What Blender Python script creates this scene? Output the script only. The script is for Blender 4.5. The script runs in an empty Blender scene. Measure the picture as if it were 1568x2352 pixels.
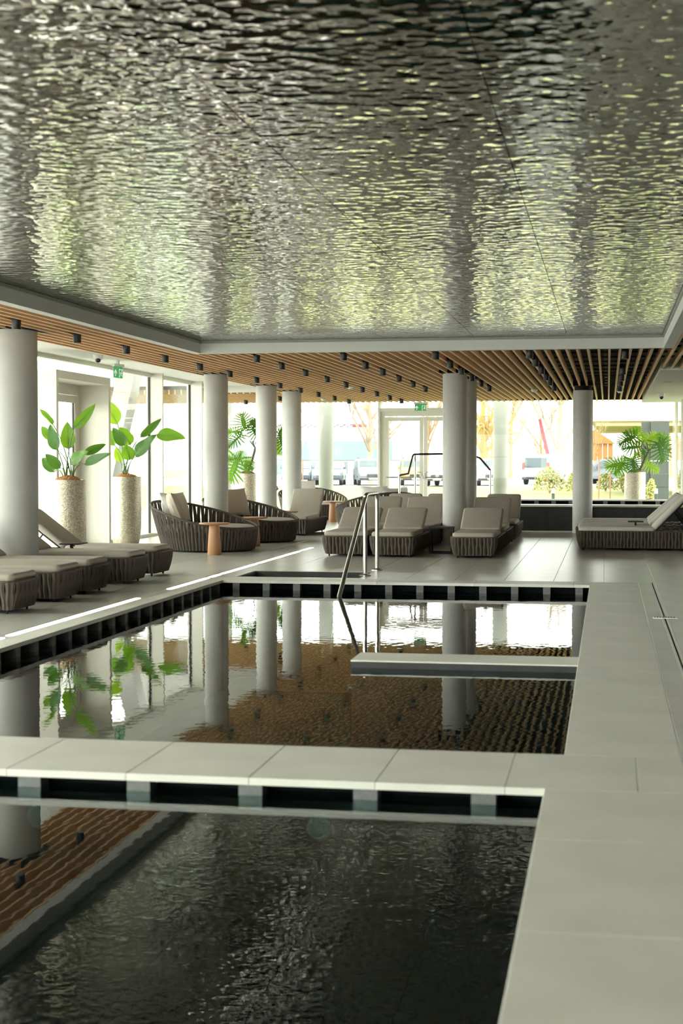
import bpy, bmesh, math, random
from mathutils import Vector, Matrix
random.seed(7)
R = math.radians
scn = bpy.context.scene
col = scn.collection

# ------------------------------------------------------------------ camera, sky, exposure
cam_d = bpy.data.cameras.new('camera')
cam = bpy.data.objects.new('camera', cam_d); col.objects.link(cam)
cam_d.sensor_fit = 'HORIZONTAL'; cam_d.sensor_width = 24.0
cam_d.lens = 3500 / 1568 * 24.0
cam.location = (0, 0, 1.45)
cam.rotation_euler = (R(90) - math.atan(116 / 3500), 0, math.atan(611 / 3500))
cam_d.clip_start = 0.1; cam_d.clip_end = 600
cam_d.dof.use_dof = True; cam_d.dof.focus_distance = 25.0; cam_d.dof.aperture_fstop = 3.2
scn.camera = cam

world = bpy.data.worlds.new('sky'); scn.world = world; world.use_nodes = True
bg = world.node_tree.nodes['Background']
bg.inputs[0].default_value = (1.0, 0.985, 0.93, 1)
bg.inputs[1].default_value = 6.0

vs = scn.view_settings
vs.view_transform = 'Standard'; vs.look = 'None'; vs.gamma = 1.0; vs.exposure = 1.42
vs.use_curve_mapping = False
scn.cycles.max_bounces = 6; scn.cycles.diffuse_bounces = 3; scn.cycles.glossy_bounces = 4
scn.cycles.transparent_max_bounces = 12; scn.cycles.sample_clamp_indirect = 8

# ------------------------------------------------------------------ materials
MATS = {}
def mat(name, color=(.5, .5, .5), rough=.6, metal=0., spec=.5, var=0., vscale=4., bump=0., bscale=20., bdist=.01,
        emit=None, estr=0., stretch=(1, 1, 1), trans=0., color2=None):
    m = bpy.data.materials.new(name); m.use_nodes = True
    nt = m.node_tree; b = nt.nodes['Principled BSDF']
    b.inputs['Base Color'].default_value = (*color, 1)
    b.inputs['Roughness'].default_value = rough
    b.inputs['Metallic'].default_value = metal
    b.inputs['Specular IOR Level'].default_value = spec
    if emit:
        b.inputs['Emission Color'].default_value = (*emit, 1); b.inputs['Emission Strength'].default_value = estr
        m.cycles.emission_sampling = 'NONE'
    tc = nt.nodes.new('ShaderNodeTexCoord'); mp = nt.nodes.new('ShaderNodeMapping')
    mp.inputs['Scale'].default_value = stretch
    nt.links.new(tc.outputs['Object'], mp.inputs[0])
    if var > 0 or color2:
        n = nt.nodes.new('ShaderNodeTexNoise'); n.inputs['Scale'].default_value = vscale; n.inputs['Detail'].default_value = 4
        nt.links.new(mp.outputs[0], n.inputs['Vector'])
        rp = nt.nodes.new('ShaderNodeValToRGB')
        c2 = color2 or tuple(min(1, c * (1 + var)) for c in color)
        c1 = color if color2 else tuple(c * (1 - var) for c in color)
        rp.color_ramp.elements[0].color = (*c1, 1); rp.color_ramp.elements[1].color = (*c2, 1)
        rp.color_ramp.elements[0].position = .3; rp.color_ramp.elements[1].position = .7
        nt.links.new(n.outputs['Fac'], rp.inputs[0]); nt.links.new(rp.outputs[0], b.inputs['Base Color'])
    if bump > 0:
        n = nt.nodes.new('ShaderNodeTexNoise'); n.inputs['Scale'].default_value = bscale; n.inputs['Detail'].default_value = 2
        nt.links.new(mp.outputs[0], n.inputs['Vector'])
        bp = nt.nodes.new('ShaderNodeBump'); bp.inputs['Strength'].default_value = bump; bp.inputs['Distance'].default_value = bdist
        nt.links.new(n.outputs['Fac'], bp.inputs['Height']); nt.links.new(bp.outputs[0], b.inputs['Normal'])
    if trans > 0:   # light passing through a thin leaf
        tr = nt.nodes.new('ShaderNodeBsdfTranslucent'); tr.inputs[0].default_value = (color[0] * 2.6, color[1] * 1.9, color[2] * .5, 1)
        mx = nt.nodes.new('ShaderNodeMixShader'); mx.inputs[0].default_value = trans
        out = nt.nodes['Material Output']
        nt.links.new(b.outputs[0], mx.inputs[1]); nt.links.new(tr.outputs[0], mx.inputs[2]); nt.links.new(mx.outputs[0], out.inputs[0])
    MATS[name] = m
    return m

mat('stone_tile', (.45, .445, .40), .28, var=.10, vscale=3.0, stretch=(1, .5, 1), bump=.05, bscale=60, bdist=.002)
mat('stone_coping', (.66, .65, .58), .42, var=.08, vscale=2.2, bump=.1, bscale=50, bdist=.002)
mat('grout', (.24, .235, .22), .9)
mat('pier_stone', (.14, .145, .14), .6, var=.15, vscale=30)
mat('pool_black', (.005, .007, .008), .9, spec=.1)
mat('pool_floor', (.040, .240, .215), .6, var=.2, vscale=2)
mat('dark_stone', (.022, .024, .023), .55, var=.35, vscale=6, bump=.15, bscale=30, bdist=.003)
mat('column_plaster', (.53, .53, .50), .75, var=.035, vscale=5)
mat('gypsum', (.72, .715, .67), .8)
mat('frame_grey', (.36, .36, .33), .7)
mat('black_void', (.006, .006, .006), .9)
mat('carrier', (.05, .05, .048), .6)
mat('wood_slat', (.78, .48, .25), .55, color2=(.86, .57, .32), vscale=3.5, stretch=(12, .35, 12))
mat('wood_table', (.38, .18, .08), .45, color2=(.44, .22, .105), vscale=9, stretch=(1, 1, .15))
mat('spot_black', (.012, .012, .012), .45)
mat('alu_cream', (.74, .72, .63), .55)
mat('gasket', (.03, .03, .03), .7)
mat('steel', (.50, .49, .45), .28, metal=1.)
mat('lamp_dim', (.025, .04, .037), .4)
mat('steel_brushed', (.78, .77, .72), .6, metal=.4)
mat('steel_bronze', (.20, .15, .12), .32, metal=1.)
mat('strap', (.068, .054, .042), .8, var=.18, vscale=6, bump=.2, bscale=160, bdist=.002)
mat('shell_dark', (.03, .026, .022), .9)
mat('cushion', (.36, .325, .27), .92, var=.05, vscale=8, bump=.15, bscale=220, bdist=.002)
mat('cushion_light', (.50, .48, .42), .92, var=.04, vscale=8, bump=.15, bscale=220, bdist=.002)
mat('pillow_taupe', (.50, .43, .35), .92, bump=.15, bscale=200, bdist=.002)
mat('pillow_white', (.74, .72, .68), .92)
mat('black_metal', (.010, .010, .011), .6, spec=.2)
mat('coir', (.36, .16, .055), .95, var=.4, vscale=40, bump=.8, bscale=60, bdist=.02)
mat('leaf_green', (.10, .26, .035), .42, var=.25, vscale=5, trans=.42)
mat('leaf_dark', (.05, .15, .028), .40, var=.25, vscale=5, trans=.30)
mat('leaf_bright', (.16, .33, .03), .42, var=.2, vscale=5, trans=.5)  # lighter leaf green, backlit glow put into the colour
mat('stem_green', (.10, .16, .045), .5)
mat('trunk_brown', (.13, .085, .055), .85)
mat('led', (1, 1, 1), .5, emit=(1, .97, .88), estr=4.0)  # even white glow for the line set into the deck
mat('exit_green', (.02, .22, .06), .5, emit=(.03, .30, .09), estr=.25)
mat('exit_white', (.85, .87, .82), .5, emit=(.8, .85, .75), estr=.15)
mat('white_plastic', (.78, .78, .74), .45)
mat('camera_black', (.02, .02, .022), .25)
mat('lawn', (.20, .20, .055), .95, var=.18, vscale=.4)
mat('asphalt', (.22, .215, .21), .95, var=.06, vscale=.5)
mat('facade_pale', (.34, .345, .33), .8)
mat('facade_white', (.48, .475, .44), .8)
mat('facade_glass', (.12, .16, .17), .2)
mat('facade_teal', (.16, .21, .22), .6)
mat('pillar_grey', (.045, .052, .05), .7, var=.08, vscale=3)
mat('cream_soffit', (.42, .36, .22), .8)
mat('car_white', (.34, .35, .36), .25)
mat('car_silver', (.12, .14, .16), .3, metal=.0)
mat('car_gold', (.26, .19, .07), .3)
mat('car_blue', (.05, .07, .10), .3)
mat('car_glass', (.05, .07, .08), .12)
mat('tyre', (.035, .035, .037), .8)
mat('rim', (.4, .4, .42), .4, metal=.6)
mat('lamp_red', (.55, .05, .04), .4)
mat('lamp_clear', (.7, .72, .74), .2)
mat('bark_pale', (.30, .24, .18), .9)
mat('bark_tan', (.32, .22, .12), .9)
mat('willow', (.36, .25, .09), .9)
mat('shrub', (.33, .34, .11), .9, var=.3, vscale=9)
mat('stake', (.20, .12, .08), .8)
mat('orange_wood', (.28, .12, .03), .8)
mat('crane_red', (.30, .03, .04), .5)
mat('crane_grey', (.10, .10, .10), .6)
mat('fence_metal', (.20, .21, .22), .6)
mat('concrete', (.40, .40, .37), .85)

def rippled_steel():
    m = bpy.data.materials.new('rippled_steel'); m.use_nodes = True
    nt = m.node_tree; b = nt.nodes['Principled BSDF']
    b.inputs['Base Color'].default_value = (.43, .43, .365, 1); b.inputs['Metallic'].default_value = 1.; b.inputs['Roughness'].default_value = .06
    g = nt.nodes.new('ShaderNodeNewGeometry')
    mp = nt.nodes.new('ShaderNodeMapping'); mp.inputs['Scale'].default_value = (.9, 1, 1)
    nt.links.new(g.outputs['Position'], mp.inputs[0])
    n1 = nt.nodes.new('ShaderNodeTexNoise'); n1.noise_dimensions = '2D'; n1.inputs['Scale'].default_value = 13.; n1.inputs['Detail'].default_value = 1.0; n1.inputs['Distortion'].default_value = .3
    n2 = nt.nodes.new('ShaderNodeTexNoise'); n2.noise_dimensions = '2D'; n2.inputs['Scale'].default_value = 1.3; n2.inputs['Detail'].default_value = 1
    nt.links.new(mp.outputs[0], n1.inputs['Vector']); nt.links.new(mp.outputs[0], n2.inputs['Vector'])
    vo = nt.nodes.new('ShaderNodeTexVoronoi'); vo.voronoi_dimensions = '2D'; vo.feature = 'SMOOTH_F1'; vo.inputs['Scale'].default_value = 11.; vo.inputs['Smoothness'].default_value = 1.
    nt.links.new(mp.outputs[0], vo.inputs['Vector'])
    ad = nt.nodes.new('ShaderNodeMath'); ad.operation = 'MULTIPLY_ADD'; ad.inputs[1].default_value = .55
    nt.links.new(n1.outputs['Fac'], ad.inputs[0]); nt.links.new(vo.outputs['Distance'], ad.inputs[2])
    b1 = nt.nodes.new('ShaderNodeBump'); b1.inputs['Strength'].default_value = 1; b1.inputs['Distance'].default_value = .0062
    b2 = nt.nodes.new('ShaderNodeBump'); b2.inputs['Strength'].default_value = 1; b2.inputs['Distance'].default_value = .010
    nt.links.new(ad.outputs[0], b1.inputs['Height']); nt.links.new(n2.outputs['Fac'], b2.inputs['Height'])
    nt.links.new(b2.outputs[0], b1.inputs['Normal']); nt.links.new(b1.outputs[0], b.inputs['Normal'])
    MATS['rippled_steel'] = m
rippled_steel()

def schlick(nt, f0, normal=None):
    lw = nt.nodes.new('ShaderNodeLayerWeight'); lw.inputs['Blend'].default_value = .5
    if normal: nt.links.new(normal, lw.inputs['Normal'])
    p = nt.nodes.new('ShaderNodeMath'); p.operation = 'POWER'; p.inputs[1].default_value = 5.
    a = nt.nodes.new('ShaderNodeMath'); a.operation = 'MULTIPLY_ADD'; a.inputs[1].default_value = 1 - f0; a.inputs[2].default_value = f0
    nt.links.new(lw.outputs['Facing'], p.inputs[0]); nt.links.new(p.outputs[0], a.inputs[0])
    return a.outputs[0]

def water(name, tint, d1, d2):
    m = bpy.data.materials.new(name); m.use_nodes = True
    nt = m.node_tree; nt.nodes.remove(nt.nodes['Principled BSDF']); out = nt.nodes['Material Output']
    g = nt.nodes.new('ShaderNodeNewGeometry')
    n1 = nt.nodes.new('ShaderNodeTexNoise'); n1.noise_dimensions = '2D'; n1.inputs['Scale'].default_value = 11.; n1.inputs['Detail'].default_value = 1
    n2 = nt.nodes.new('ShaderNodeTexNoise'); n2.noise_dimensions = '2D'; n2.inputs['Scale'].default_value = 1.1; n2.inputs['Detail'].default_value = 1
    nt.links.new(g.outputs['Position'], n1.inputs['Vector']); nt.links.new(g.outputs['Position'], n2.inputs['Vector'])
    b1 = nt.nodes.new('ShaderNodeBump'); b1.inputs['Distance'].default_value = d1
    b2 = nt.nodes.new('ShaderNodeBump'); b2.inputs['Distance'].default_value = d2
    nt.links.new(n1.outputs['Fac'], b1.inputs['Height']); nt.links.new(n2.outputs['Fac'], b2.inputs['Height'])
    nt.links.new(b2.outputs[0], b1.inputs['Normal'])
    fr = schlick(nt, .02, b1.outputs[0])
    gl = nt.nodes.new('ShaderNodeBsdfGlossy'); gl.inputs['Roughness'].default_value = .0
    tr = nt.nodes.new('ShaderNodeBsdfTransparent'); tr.inputs[0].default_value = (*tint, 1)
    mx = nt.nodes.new('ShaderNodeMixShader')
    nt.links.new(b1.outputs[0], gl.inputs['Normal'])
    nt.links.new(fr, mx.inputs[0]); nt.links.new(tr.outputs[0], mx.inputs[1]); nt.links.new(gl.outputs[0], mx.inputs[2])
    nt.links.new(mx.outputs[0], out.inputs[0]); MATS[name] = m
water('pool_water', (.38, .58, .56), .00032, .0009)
water('pool_water_calm', (.62, .82, .79), .0001, .0004)

def glass(name, tint):
    m = bpy.data.materials.new(name); m.use_nodes = True
    nt = m.node_tree; nt.nodes.remove(nt.nodes['Principled BSDF']); out = nt.nodes['Material Output']
    fr = schlick(nt, .01)
    gl = nt.nodes.new('ShaderNodeBsdfGlossy'); gl.inputs['Roughness'].default_value = .0
    tr = nt.nodes.new('ShaderNodeBsdfTransparent'); tr.inputs[0].default_value = (*tint, 1)
    mx = nt.nodes.new('ShaderNodeMixShader')
    nt.links.new(fr, mx.inputs[0]); nt.links.new(tr.outputs[0], mx.inputs[1]); nt.links.new(gl.outputs[0], mx.inputs[2])
    nt.links.new(mx.outputs[0], out.inputs[0]); MATS[name] = m
glass('window_glass', (.95, .98, .96)); glass('window_glass_tinted', (.69, .72, .70))

def mosaic():
    m = bpy.data.materials.new('mosaic'); m.use_nodes = True
    nt = m.node_tree; b = nt.nodes['Principled BSDF']; b.inputs['Roughness'].default_value = .34; b.inputs['Metallic'].default_value = .55
    tc = nt.nodes.new('ShaderNodeTexCoord')
    v = nt.nodes.new('ShaderNodeTexVoronoi'); v.inputs['Scale'].default_value = 60.; v.inputs['Randomness'].default_value = .55
    mp = nt.nodes.new('ShaderNodeMapping'); mp.inputs['Scale'].default_value = (1, 1, 1.5)
    nt.links.new(tc.outputs['Object'], mp.inputs[0]); nt.links.new(mp.outputs[0], v.inputs['Vector'])
    rp = nt.nodes.new('ShaderNodeValToRGB')
    rp.color_ramp.elements[0].color = (.34, .30, .22, 1); rp.color_ramp.elements[1].color = (.66, .61, .50, 1)
    sep = nt.nodes.new('ShaderNodeSeparateColor'); nt.links.new(v.outputs['Color'], sep.inputs[0])
    nt.links.new(sep.outputs[0], rp.inputs[0]); nt.links.new(rp.outputs[0], b.inputs['Base Color'])
    bp = nt.nodes.new('ShaderNodeBump'); bp.inputs['Strength'].default_value = .6; bp.inputs['Distance'].default_value = .006; bp.invert = True
    nt.links.new(v.outputs['Distance'], bp.inputs['Height']); nt.links.new(bp.outputs[0], b.inputs['Normal'])
    MATS['mosaic'] = m
mosaic()

# ------------------------------------------------------------------ mesh helpers
class MB:
    def __init__(s): s.v = []; s.f = []
    def add(s, vs, fs):
        o = len(s.v); s.v += [tuple(x) for x in vs]; s.f += [tuple(i + o for i in f) for f in fs]; return s
    def box(s, x0, x1, y0, y1, z0, z1):
        return s.add([(x0, y0, z0), (x1, y0, z0), (x1, y1, z0), (x0, y1, z0), (x0, y0, z1), (x1, y0, z1), (x1, y1, z1), (x0, y1, z1)],
                     [(0, 3, 2, 1), (4, 5, 6, 7), (0, 1, 5, 4), (1, 2, 6, 5), (2, 3, 7, 6), (3, 0, 4, 7)])
    def prism(s, pts, axis, a, b):   # polygon in the two other axes, extruded along axis
        n = len(pts)
        def P(p, c):
            if axis == 'x': return (c, p[0], p[1])
            if axis == 'y': return (p[0], c, p[1])
            return (p[0], p[1], c)
        return s.add([P(p, a) for p in pts] + [P(p, b) for p in pts],
                     [tuple(range(n))[::-1], tuple(range(n, 2 * n))] + [(i, (i + 1) % n, n + (i + 1) % n, n + i) for i in range(n)])
    def tube(s, pts, r, n=8, cap=True):
        pts = [Vector(p) for p in pts]; rs = r if isinstance(r, (list, tuple)) else [r] * len(pts)
        rings = []; up = None
        for i, p in enumerate(pts):
            d = (pts[min(i + 1, len(pts) - 1)] - pts[max(i - 1, 0)]).normalized()
            if up is None:
                up = Vector((0, 0, 1)) if abs(d.z) < .9 else Vector((1, 0, 0))
            a = d.cross(up)
            if a.length < 1e-5: a = d.orthogonal()
            a.normalize(); b = a.cross(d).normalized(); up = b
            rings.append([p + (a * math.cos(2 * math.pi * k / n) + b * math.sin(2 * math.pi * k / n)) * rs[i] for k in range(n)])
        vs = [v for rg in rings for v in rg]; fs = []
        for i in range(len(pts) - 1):
            for k in range(n):
                fs.append((i * n + k, i * n + (k + 1) % n, (i + 1) * n + (k + 1) % n, (i + 1) * n + k))
        if cap: fs += [tuple(range(n))[::-1], tuple(range((len(pts) - 1) * n, len(pts) * n))]
        return s.add(vs, fs)
    def lathe(s, prof, n=32, c=(0, 0)):
        vs = []; fs = []
        for r, z in prof:
            vs += [(c[0] + r * math.cos(2 * math.pi * k / n), c[1] + r * math.sin(2 * math.pi * k / n), z) for k in range(n)]
        m = len(prof)
        for i in range(m - 1):
            for k in range(n):
                fs.append((i * n + k, i * n + (k + 1) % n, (i + 1) * n + (k + 1) % n, (i + 1) * n + k))
        fs += [tuple(range(n))[::-1], tuple(range((m - 1) * n, m * n))]
        return s.add(vs, fs)
    def mesh(s, name, m, smooth=False):
        me = bpy.data.meshes.new(name); me.from_pydata(s.v, [], s.f); me.update()
        me.materials.append(MATS[m])
        if smooth:
            me.shade_smooth()
            try: me.set_sharp_from_angle(angle=R(40))
            except Exception: pass
        return me
    def build(s, name, m, parent=None, smooth=False, **kw):
        return ob(name, s.mesh(name, m, smooth), parent, **kw)

def ob(name, me, parent=None, loc=None, rot=None, scale=None):
    o = bpy.data.objects.new(name, me); col.objects.link(o)
    if parent: o.parent = parent
    if loc: o.location = loc
    if rot: o.rotation_euler = rot
    if scale: o.scale = scale
    return o
def thing(name, label, cat, loc=(0, 0, 0), rz=0., group=None):
    o = ob(name, None, None, loc, (0, 0, rz)); return tag(o, label, cat, group)
def tag(o, label, cat, group=None):
    o['label'] = label; o['category'] = cat
    if group: o['group'] = group
    return o
def struct(o, label=None):
    o['kind'] = 'structure'
    if label: o['label'] = label
    return o
def rbox_mesh(name, m, x0, x1, y0, y1, z0, z1, r, seg=3, crown=0.):
    bm = bmesh.new(); bmesh.ops.create_cube(bm, size=1)
    for v in bm.verts:
        v.co = ((x0 + x1) / 2 + v.co.x * (x1 - x0), (y0 + y1) / 2 + v.co.y * (y1 - y0), (z0 + z1) / 2 + v.co.z * (z1 - z0))
    ve = [e for e in bm.edges if abs(e.verts[0].co.z - e.verts[1].co.z) > 1e-4]
    rr = min(r * 1.8, (x1 - x0) * .45, (y1 - y0) * .45)
    bmesh.ops.bevel(bm, geom=ve, offset=rr, segments=seg, affect='EDGES', profile=.5)
    he = [e for e in bm.edges if abs(e.verts[0].co.z - e.verts[1].co.z) < 1e-4 and len(e.link_faces) == 2 and
          abs(e.link_faces[0].normal.z - e.link_faces[1].normal.z) > .5]
    bm.normal_update()
    he = [e for e in bm.edges if abs(e.verts[0].co.z - e.verts[1].co.z) < 1e-4 and abs(abs(e.link_faces[0].normal.z) - abs(e.link_faces[1].normal.z)) > .5]
    bmesh.ops.bevel(bm, geom=he, offset=min(r, (z1 - z0) * .48), segments=seg, affect='EDGES', profile=.5)
    me = bpy.data.meshes.new(name); bm.to_mesh(me); bm.free()
    me.materials.append(MATS[m]); me.shade_smooth()
    return me

# ------------------------------------------------------------------ layout numbers
XL, XR = -4.63, -0.205          # far pool
NXR = -0.27                     # near pool right edge
GLX = -8.75                     # left glazing plane
BKY = 41.2                      # rear glazing plane
RX = 4.5                        # right wall
SLZ = 2.97                      # underside of the timber slats
WZ = -0.12                      # water level

# ------------------------------------------------------------------ floor
pools = [(XL, NXR, -1.5, 6.77), (XL, XR, 7.58, 18.1)]
bath = (-4.6, -3.03, 18.68, 19.7)
GUT = .16
def hole(p, g): return (p[0] - g, p[1] + g, p[2] - g, p[3] + g)
holes_base = [hole(p, GUT + .055) for p in pools] + [bath]
def rect_minus(rs, h):
    out = []
    for (x0, x1, y0, y1) in rs:
        hx0, hx1, hy0, hy1 = max(x0, h[0]), min(x1, h[1]), max(y0, h[2]), min(y1, h[3])
        if hx0 >= hx1 - 1e-6 or hy0 >= hy1 - 1e-6: out.append((x0, x1, y0, y1)); continue
        if y0 < hy0: out.append((x0, x1, y0, hy0))
        if hy1 < y1: out.append((x0, x1, hy1, y1))
        if x0 < hx0: out.append((x0, hx0, hy0, hy1))
        if hx1 < x1: out.append((hx1, x1, hy0, hy1))
    return [r for r in out if r[1] - r[0] > .004 and r[3] - r[2] > .004]
rs = [(-13.2, RX, -4.2, BKY)]
for h in holes_base: rs = rect_minus(rs, h)
m = MB()
for r in rs: m.box(r[0], r[1], r[2], r[3], -.30, -.036)
floor = struct(m.build('floor', 'grout'), 'grey stone tiled deck around the pools')

tile_cache = {}
def slab(name, x0, x1, y0, y1, mt, parent, t=.034, gap=.003, top=0.):
    x0 += gap / 2; x1 -= gap / 2; y0 += gap / 2; y1 -= gap / 2
    w, d = round(x1 - x0, 3), round(y1 - y0, 3)
    k = (w, d, t, mt)
    if k not in tile_cache:
        c = .002
        mm = MB()
        a, b = w / 2, d / 2
        mm.add([(-a, -b, -t), (a, -b, -t), (a, b, -t), (-a, b, -t), (-a, -b, -c), (a, -b, -c), (a, b, -c), (-a, b, -c),
                (-a + c, -b + c, 0), (a - c, -b + c, 0), (a - c, b - c, 0), (-a + c, b - c, 0)],
               [(0, 3, 2, 1)] + [(i, (i + 1) % 4, 4 + (i + 1) % 4, 4 + i) for i in range(4)] +
               [(4 + i, 4 + (i + 1) % 4, 8 + (i + 1) % 4, 8 + i) for i in range(4)] + [(8, 9, 10, 11)])
        tile_cache[k] = mm.mesh(name, mt)
    return ob(name, tile_cache[k], parent, ((x0 + x1) / 2, (y0 + y1) / 2, top))

GLOW = (-4.97, -4.83)
DR = (.50, .56)
CL = (-4.83, XL); CRX = .365
dais = (-3.85, 3.2, 31.5, 36.5)
holes = [(GLOW[0], .365, -4.2, 18.55), (GLOW[0], GLOW[1], -4.2, 25.6), (DR[0], DR[1], -4.2, 18.55), bath, dais]
def inview(x, y):
    dx, dy = x * math.cos(R(9.9)) + y * math.sin(R(9.9)), -x * math.sin(R(9.9)) + y * math.cos(R(9.9))
    return dy > 1 and abs(dx) < dy * .235 + .6
grid = []
TX, TY = .60, 1.20
xs = [.56 + TX * i for i in range(7)]; nx0 = .56
i0 = int((nx0 + 13.2) / TX) + 1
for i in range(-i0, 7):
    for j in range(-4, 36):
        x0 = .56 + i * TX; y0 = 18.55 + (j - 14) * TY
        t = [(max(x0, -13.2), min(x0 + TX, RX), max(y0, -4.2), min(y0 + TY, BKY))]
        if t[0][1] - t[0][0] < .02 or t[0][3] - t[0][2] < .02: continue
        for h in holes: t = rect_minus(t, h)
        grid += t
sing = [r for r in grid if inview((r[0] + r[1]) / 2, (r[2] + r[3]) / 2) and r[2] < 31.5]
sing.sort(key=lambda r: r[2]); rest = sing[285:] + [r for r in grid if r not in sing]
for r in sing[:285]: slab('tile', *r, 'stone_tile', floor)
m = MB()
for (x0, x1, y0, y1) in rest: m.box(x0 + .002, x1 - .002, y0 + .002, y1 - .002, -.034, 0)
o = m.build('tiles', 'stone_tile', floor); o['kind'] = 'stuff'
# stone strip beside the drain channel, drain and glowing white line
dr = thing('drain_channel', 'stainless slot drain running along the deck on the right', 'drain', (0, 0, 0))
m = MB()
m.box(.502, .521, -4, 18.54, -.03, .001); m.box(.539, .558, -4, 18.54, -.03, .001); m.build('channel_edge', 'steel_brushed', dr)
MB().box(.521, .539, -4, 18.54, -.034, -.02).build('slot', 'black_metal', dr)
m = MB(); m.box(.42, .64, 14.32, 14.42, .001, .008); o = m.build('grate', 'steel_brushed', dr)
for k in range(8): MB().box(.432 + k * .025, .442 + k * .025, 14.33, 14.41, .008, .0095).build('grate_slot', 'black_metal', o)

glow_y = [(4.0, 7.9), (8.0, 11.85), (11.95, 15.55), (16.65, 18.40), (18.46, 18.98), (19.04, 21.02), (21.1, 24.1), (24.3, 25.2)]
glow_lab = ['nearest, beside the near pool', 'beside the stone strip between the pools', 'beside the first loungers', 'short of the far pool corner', 'shortest one at the far pool corner',
          'beside the foot bath', 'in front of the round daybeds', 'farthest, short stub near the lounger pair']
for (a, b), l in zip(glow_y, glow_lab):
    t = thing('floor_light', 'glowing white line light in the deck, ' + l, 'floor light', (-4.90, (a + b) / 2, 0), 0, 'line lights in the deck')
    h = (b - a) / 2
    pts = []
    for s_, cy in ((-1, -h + .045), (1, h - .045)):
        for k in range(7):
            an = math.pi * (k / 6) + (math.pi if s_ < 0 else 0)
            pts.append((.034 * math.cos(an), cy + .034 * math.sin(an)))
    MB().prism(pts, 'z', -.03, .002).build('diffuser', 'led', t)
    m = MB(); m.box(-.068, .068, -h, h, -.034, -.001); m.build('housing', 'stone_tile', t)
prev = -4.2
fill = []
for a, b in glow_y + [(25.6, 25.6)]:
    fill.append((prev, a)); prev = b
for a, b in fill:
    if b - a > .02: slab('tile', GLOW[0], GLOW[1], a, b, 'stone_tile', floor)

# ------------------------------------------------------------------ pools
def pool(name, label, rect, bottom, coping, piers, wz=WZ, wm='pool_water', wallm='pool_black', floorm='pool_floor', z0=0., edge_t=.034):
    t = thing(name, label, 'pool', ((rect[0] + rect[1]) / 2, (rect[2] + rect[3]) / 2, 0))
    cx, cy = t.location.x, t.location.y
    x0, x1, y0, y1 = rect[0] - GUT - cx, rect[1] + GUT - cx, rect[2] - GUT - cy, rect[3] + GUT - cy
    m = MB()
    m.box(x0 - .05, x0, y0, y1, bottom, z0 - .037); m.box(x1, x1 + .05, y0, y1, bottom, z0 - .037)
    m.box(x0 - .05, x1 + .05, y0 - .05, y0, bottom, z0 - .037); m.box(x0 - .05, x1 + .05, y1, y1 + .05, bottom, z0 - .037)
    m.build('basin_wall', wallm, t)
    a0, a1, b0, b1 = rect[0] - cx, rect[1] - cx, rect[2] - cy, rect[3] - cy
    m = MB()        # overflow ledge the piers stand on
    m.box(x0, a0, y0, y1, bottom, z0 - .15); m.box(a1, x1, y0, y1, bottom, z0 - .15); m.box(a0, a1, y0, b0, bottom, z0 - .15); m.box(a0, a1, b1, y1, bottom, z0 - .15)
    m.build('overflow_ledge', wallm, t)
    MB().box(x0, x1, y0, y1, bottom - .05, bottom).build('basin_floor', floorm, t)
    MB().add([(x0, y0, wz), (x1, y0, wz), (x1, y1, wz), (x0, y1, wz)], [(0, 1, 2, 3)]).build('water', wm, t)
    for (a, b, c, d) in coping:
        o = slab('coping_slab', a - cx, b - cx, c - cy, d - cy, 'stone_coping', t, top=z0, gap=.003, t=edge_t)
    pm = {}
    for (px, py, w, d) in piers:
        k = (round(w, 3), round(d, 3))
        if k not in pm: pm[k] = MB().box(-w / 2, w / 2, -d / 2, d / 2, -.15, -.036).mesh('pier', 'pier_stone')
        ob('pier', pm[k], t, (px - cx, py - cy, z0))
    return t

def cut(a, b, step, phase):
    ks = [a]; p = phase
    while p < b - .05:
        if p > a + .05: ks.append(p)
        p += step
    return list(zip(ks, ks[1:] + [b]))
S = 1.17
# near pool
cop = [(CL[0], XL, a, b) for a, b in cut(-4.2, 6.77, S, -3.6)] + [(NXR, CRX, a, b) for a, b in cut(-4.2, 6.77, S, -3.5)]
cop += [(XL, NXR, -2.1, -1.5)]
pr = [(-.27 - .27 - .535 * k, 6.77 + .075, .11, .12) for k in range(8)]
pr += [(XL - .075, 6.3 - .42 * k, .12, .11) for k in range(18)] + [(NXR + .085, 6.3 - .42 * k, .12, .11) for k in range(18)]
npool = pool('swimming_pool', 'near dark pool in the foreground reflecting the rippled metal ceiling', pools[0], -1.35, cop, pr, wz=-.085, wm='pool_water_calm')
for k, x in enumerate((-1.28, -2.62, -3.12)):
    t = thing('pool_lamp', ['round underwater wall lamp nearest the pool corner', 'round underwater wall lamp in the middle of the pool wall', 'round underwater wall lamp farthest left in the pool wall'][k], 'pool light', (x, 6.77, -.215), 0, 'underwater lamps')
    prof = [(.055, 0), (.06, .01), (.055, .02), (.045, .022)]
    mm = MB().lathe(prof, 20); mm.v = [(a, -c, b) for a, b, c in mm.v]; mm.build('bezel', 'lamp_dim', t, True)
    mm = MB().lathe([(.042, .018), (.042, .026)], 20); mm.v = [(a, -c, b) for a, b, c in mm.v]; mm.build('lens', 'lamp_dim', t, True)
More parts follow.
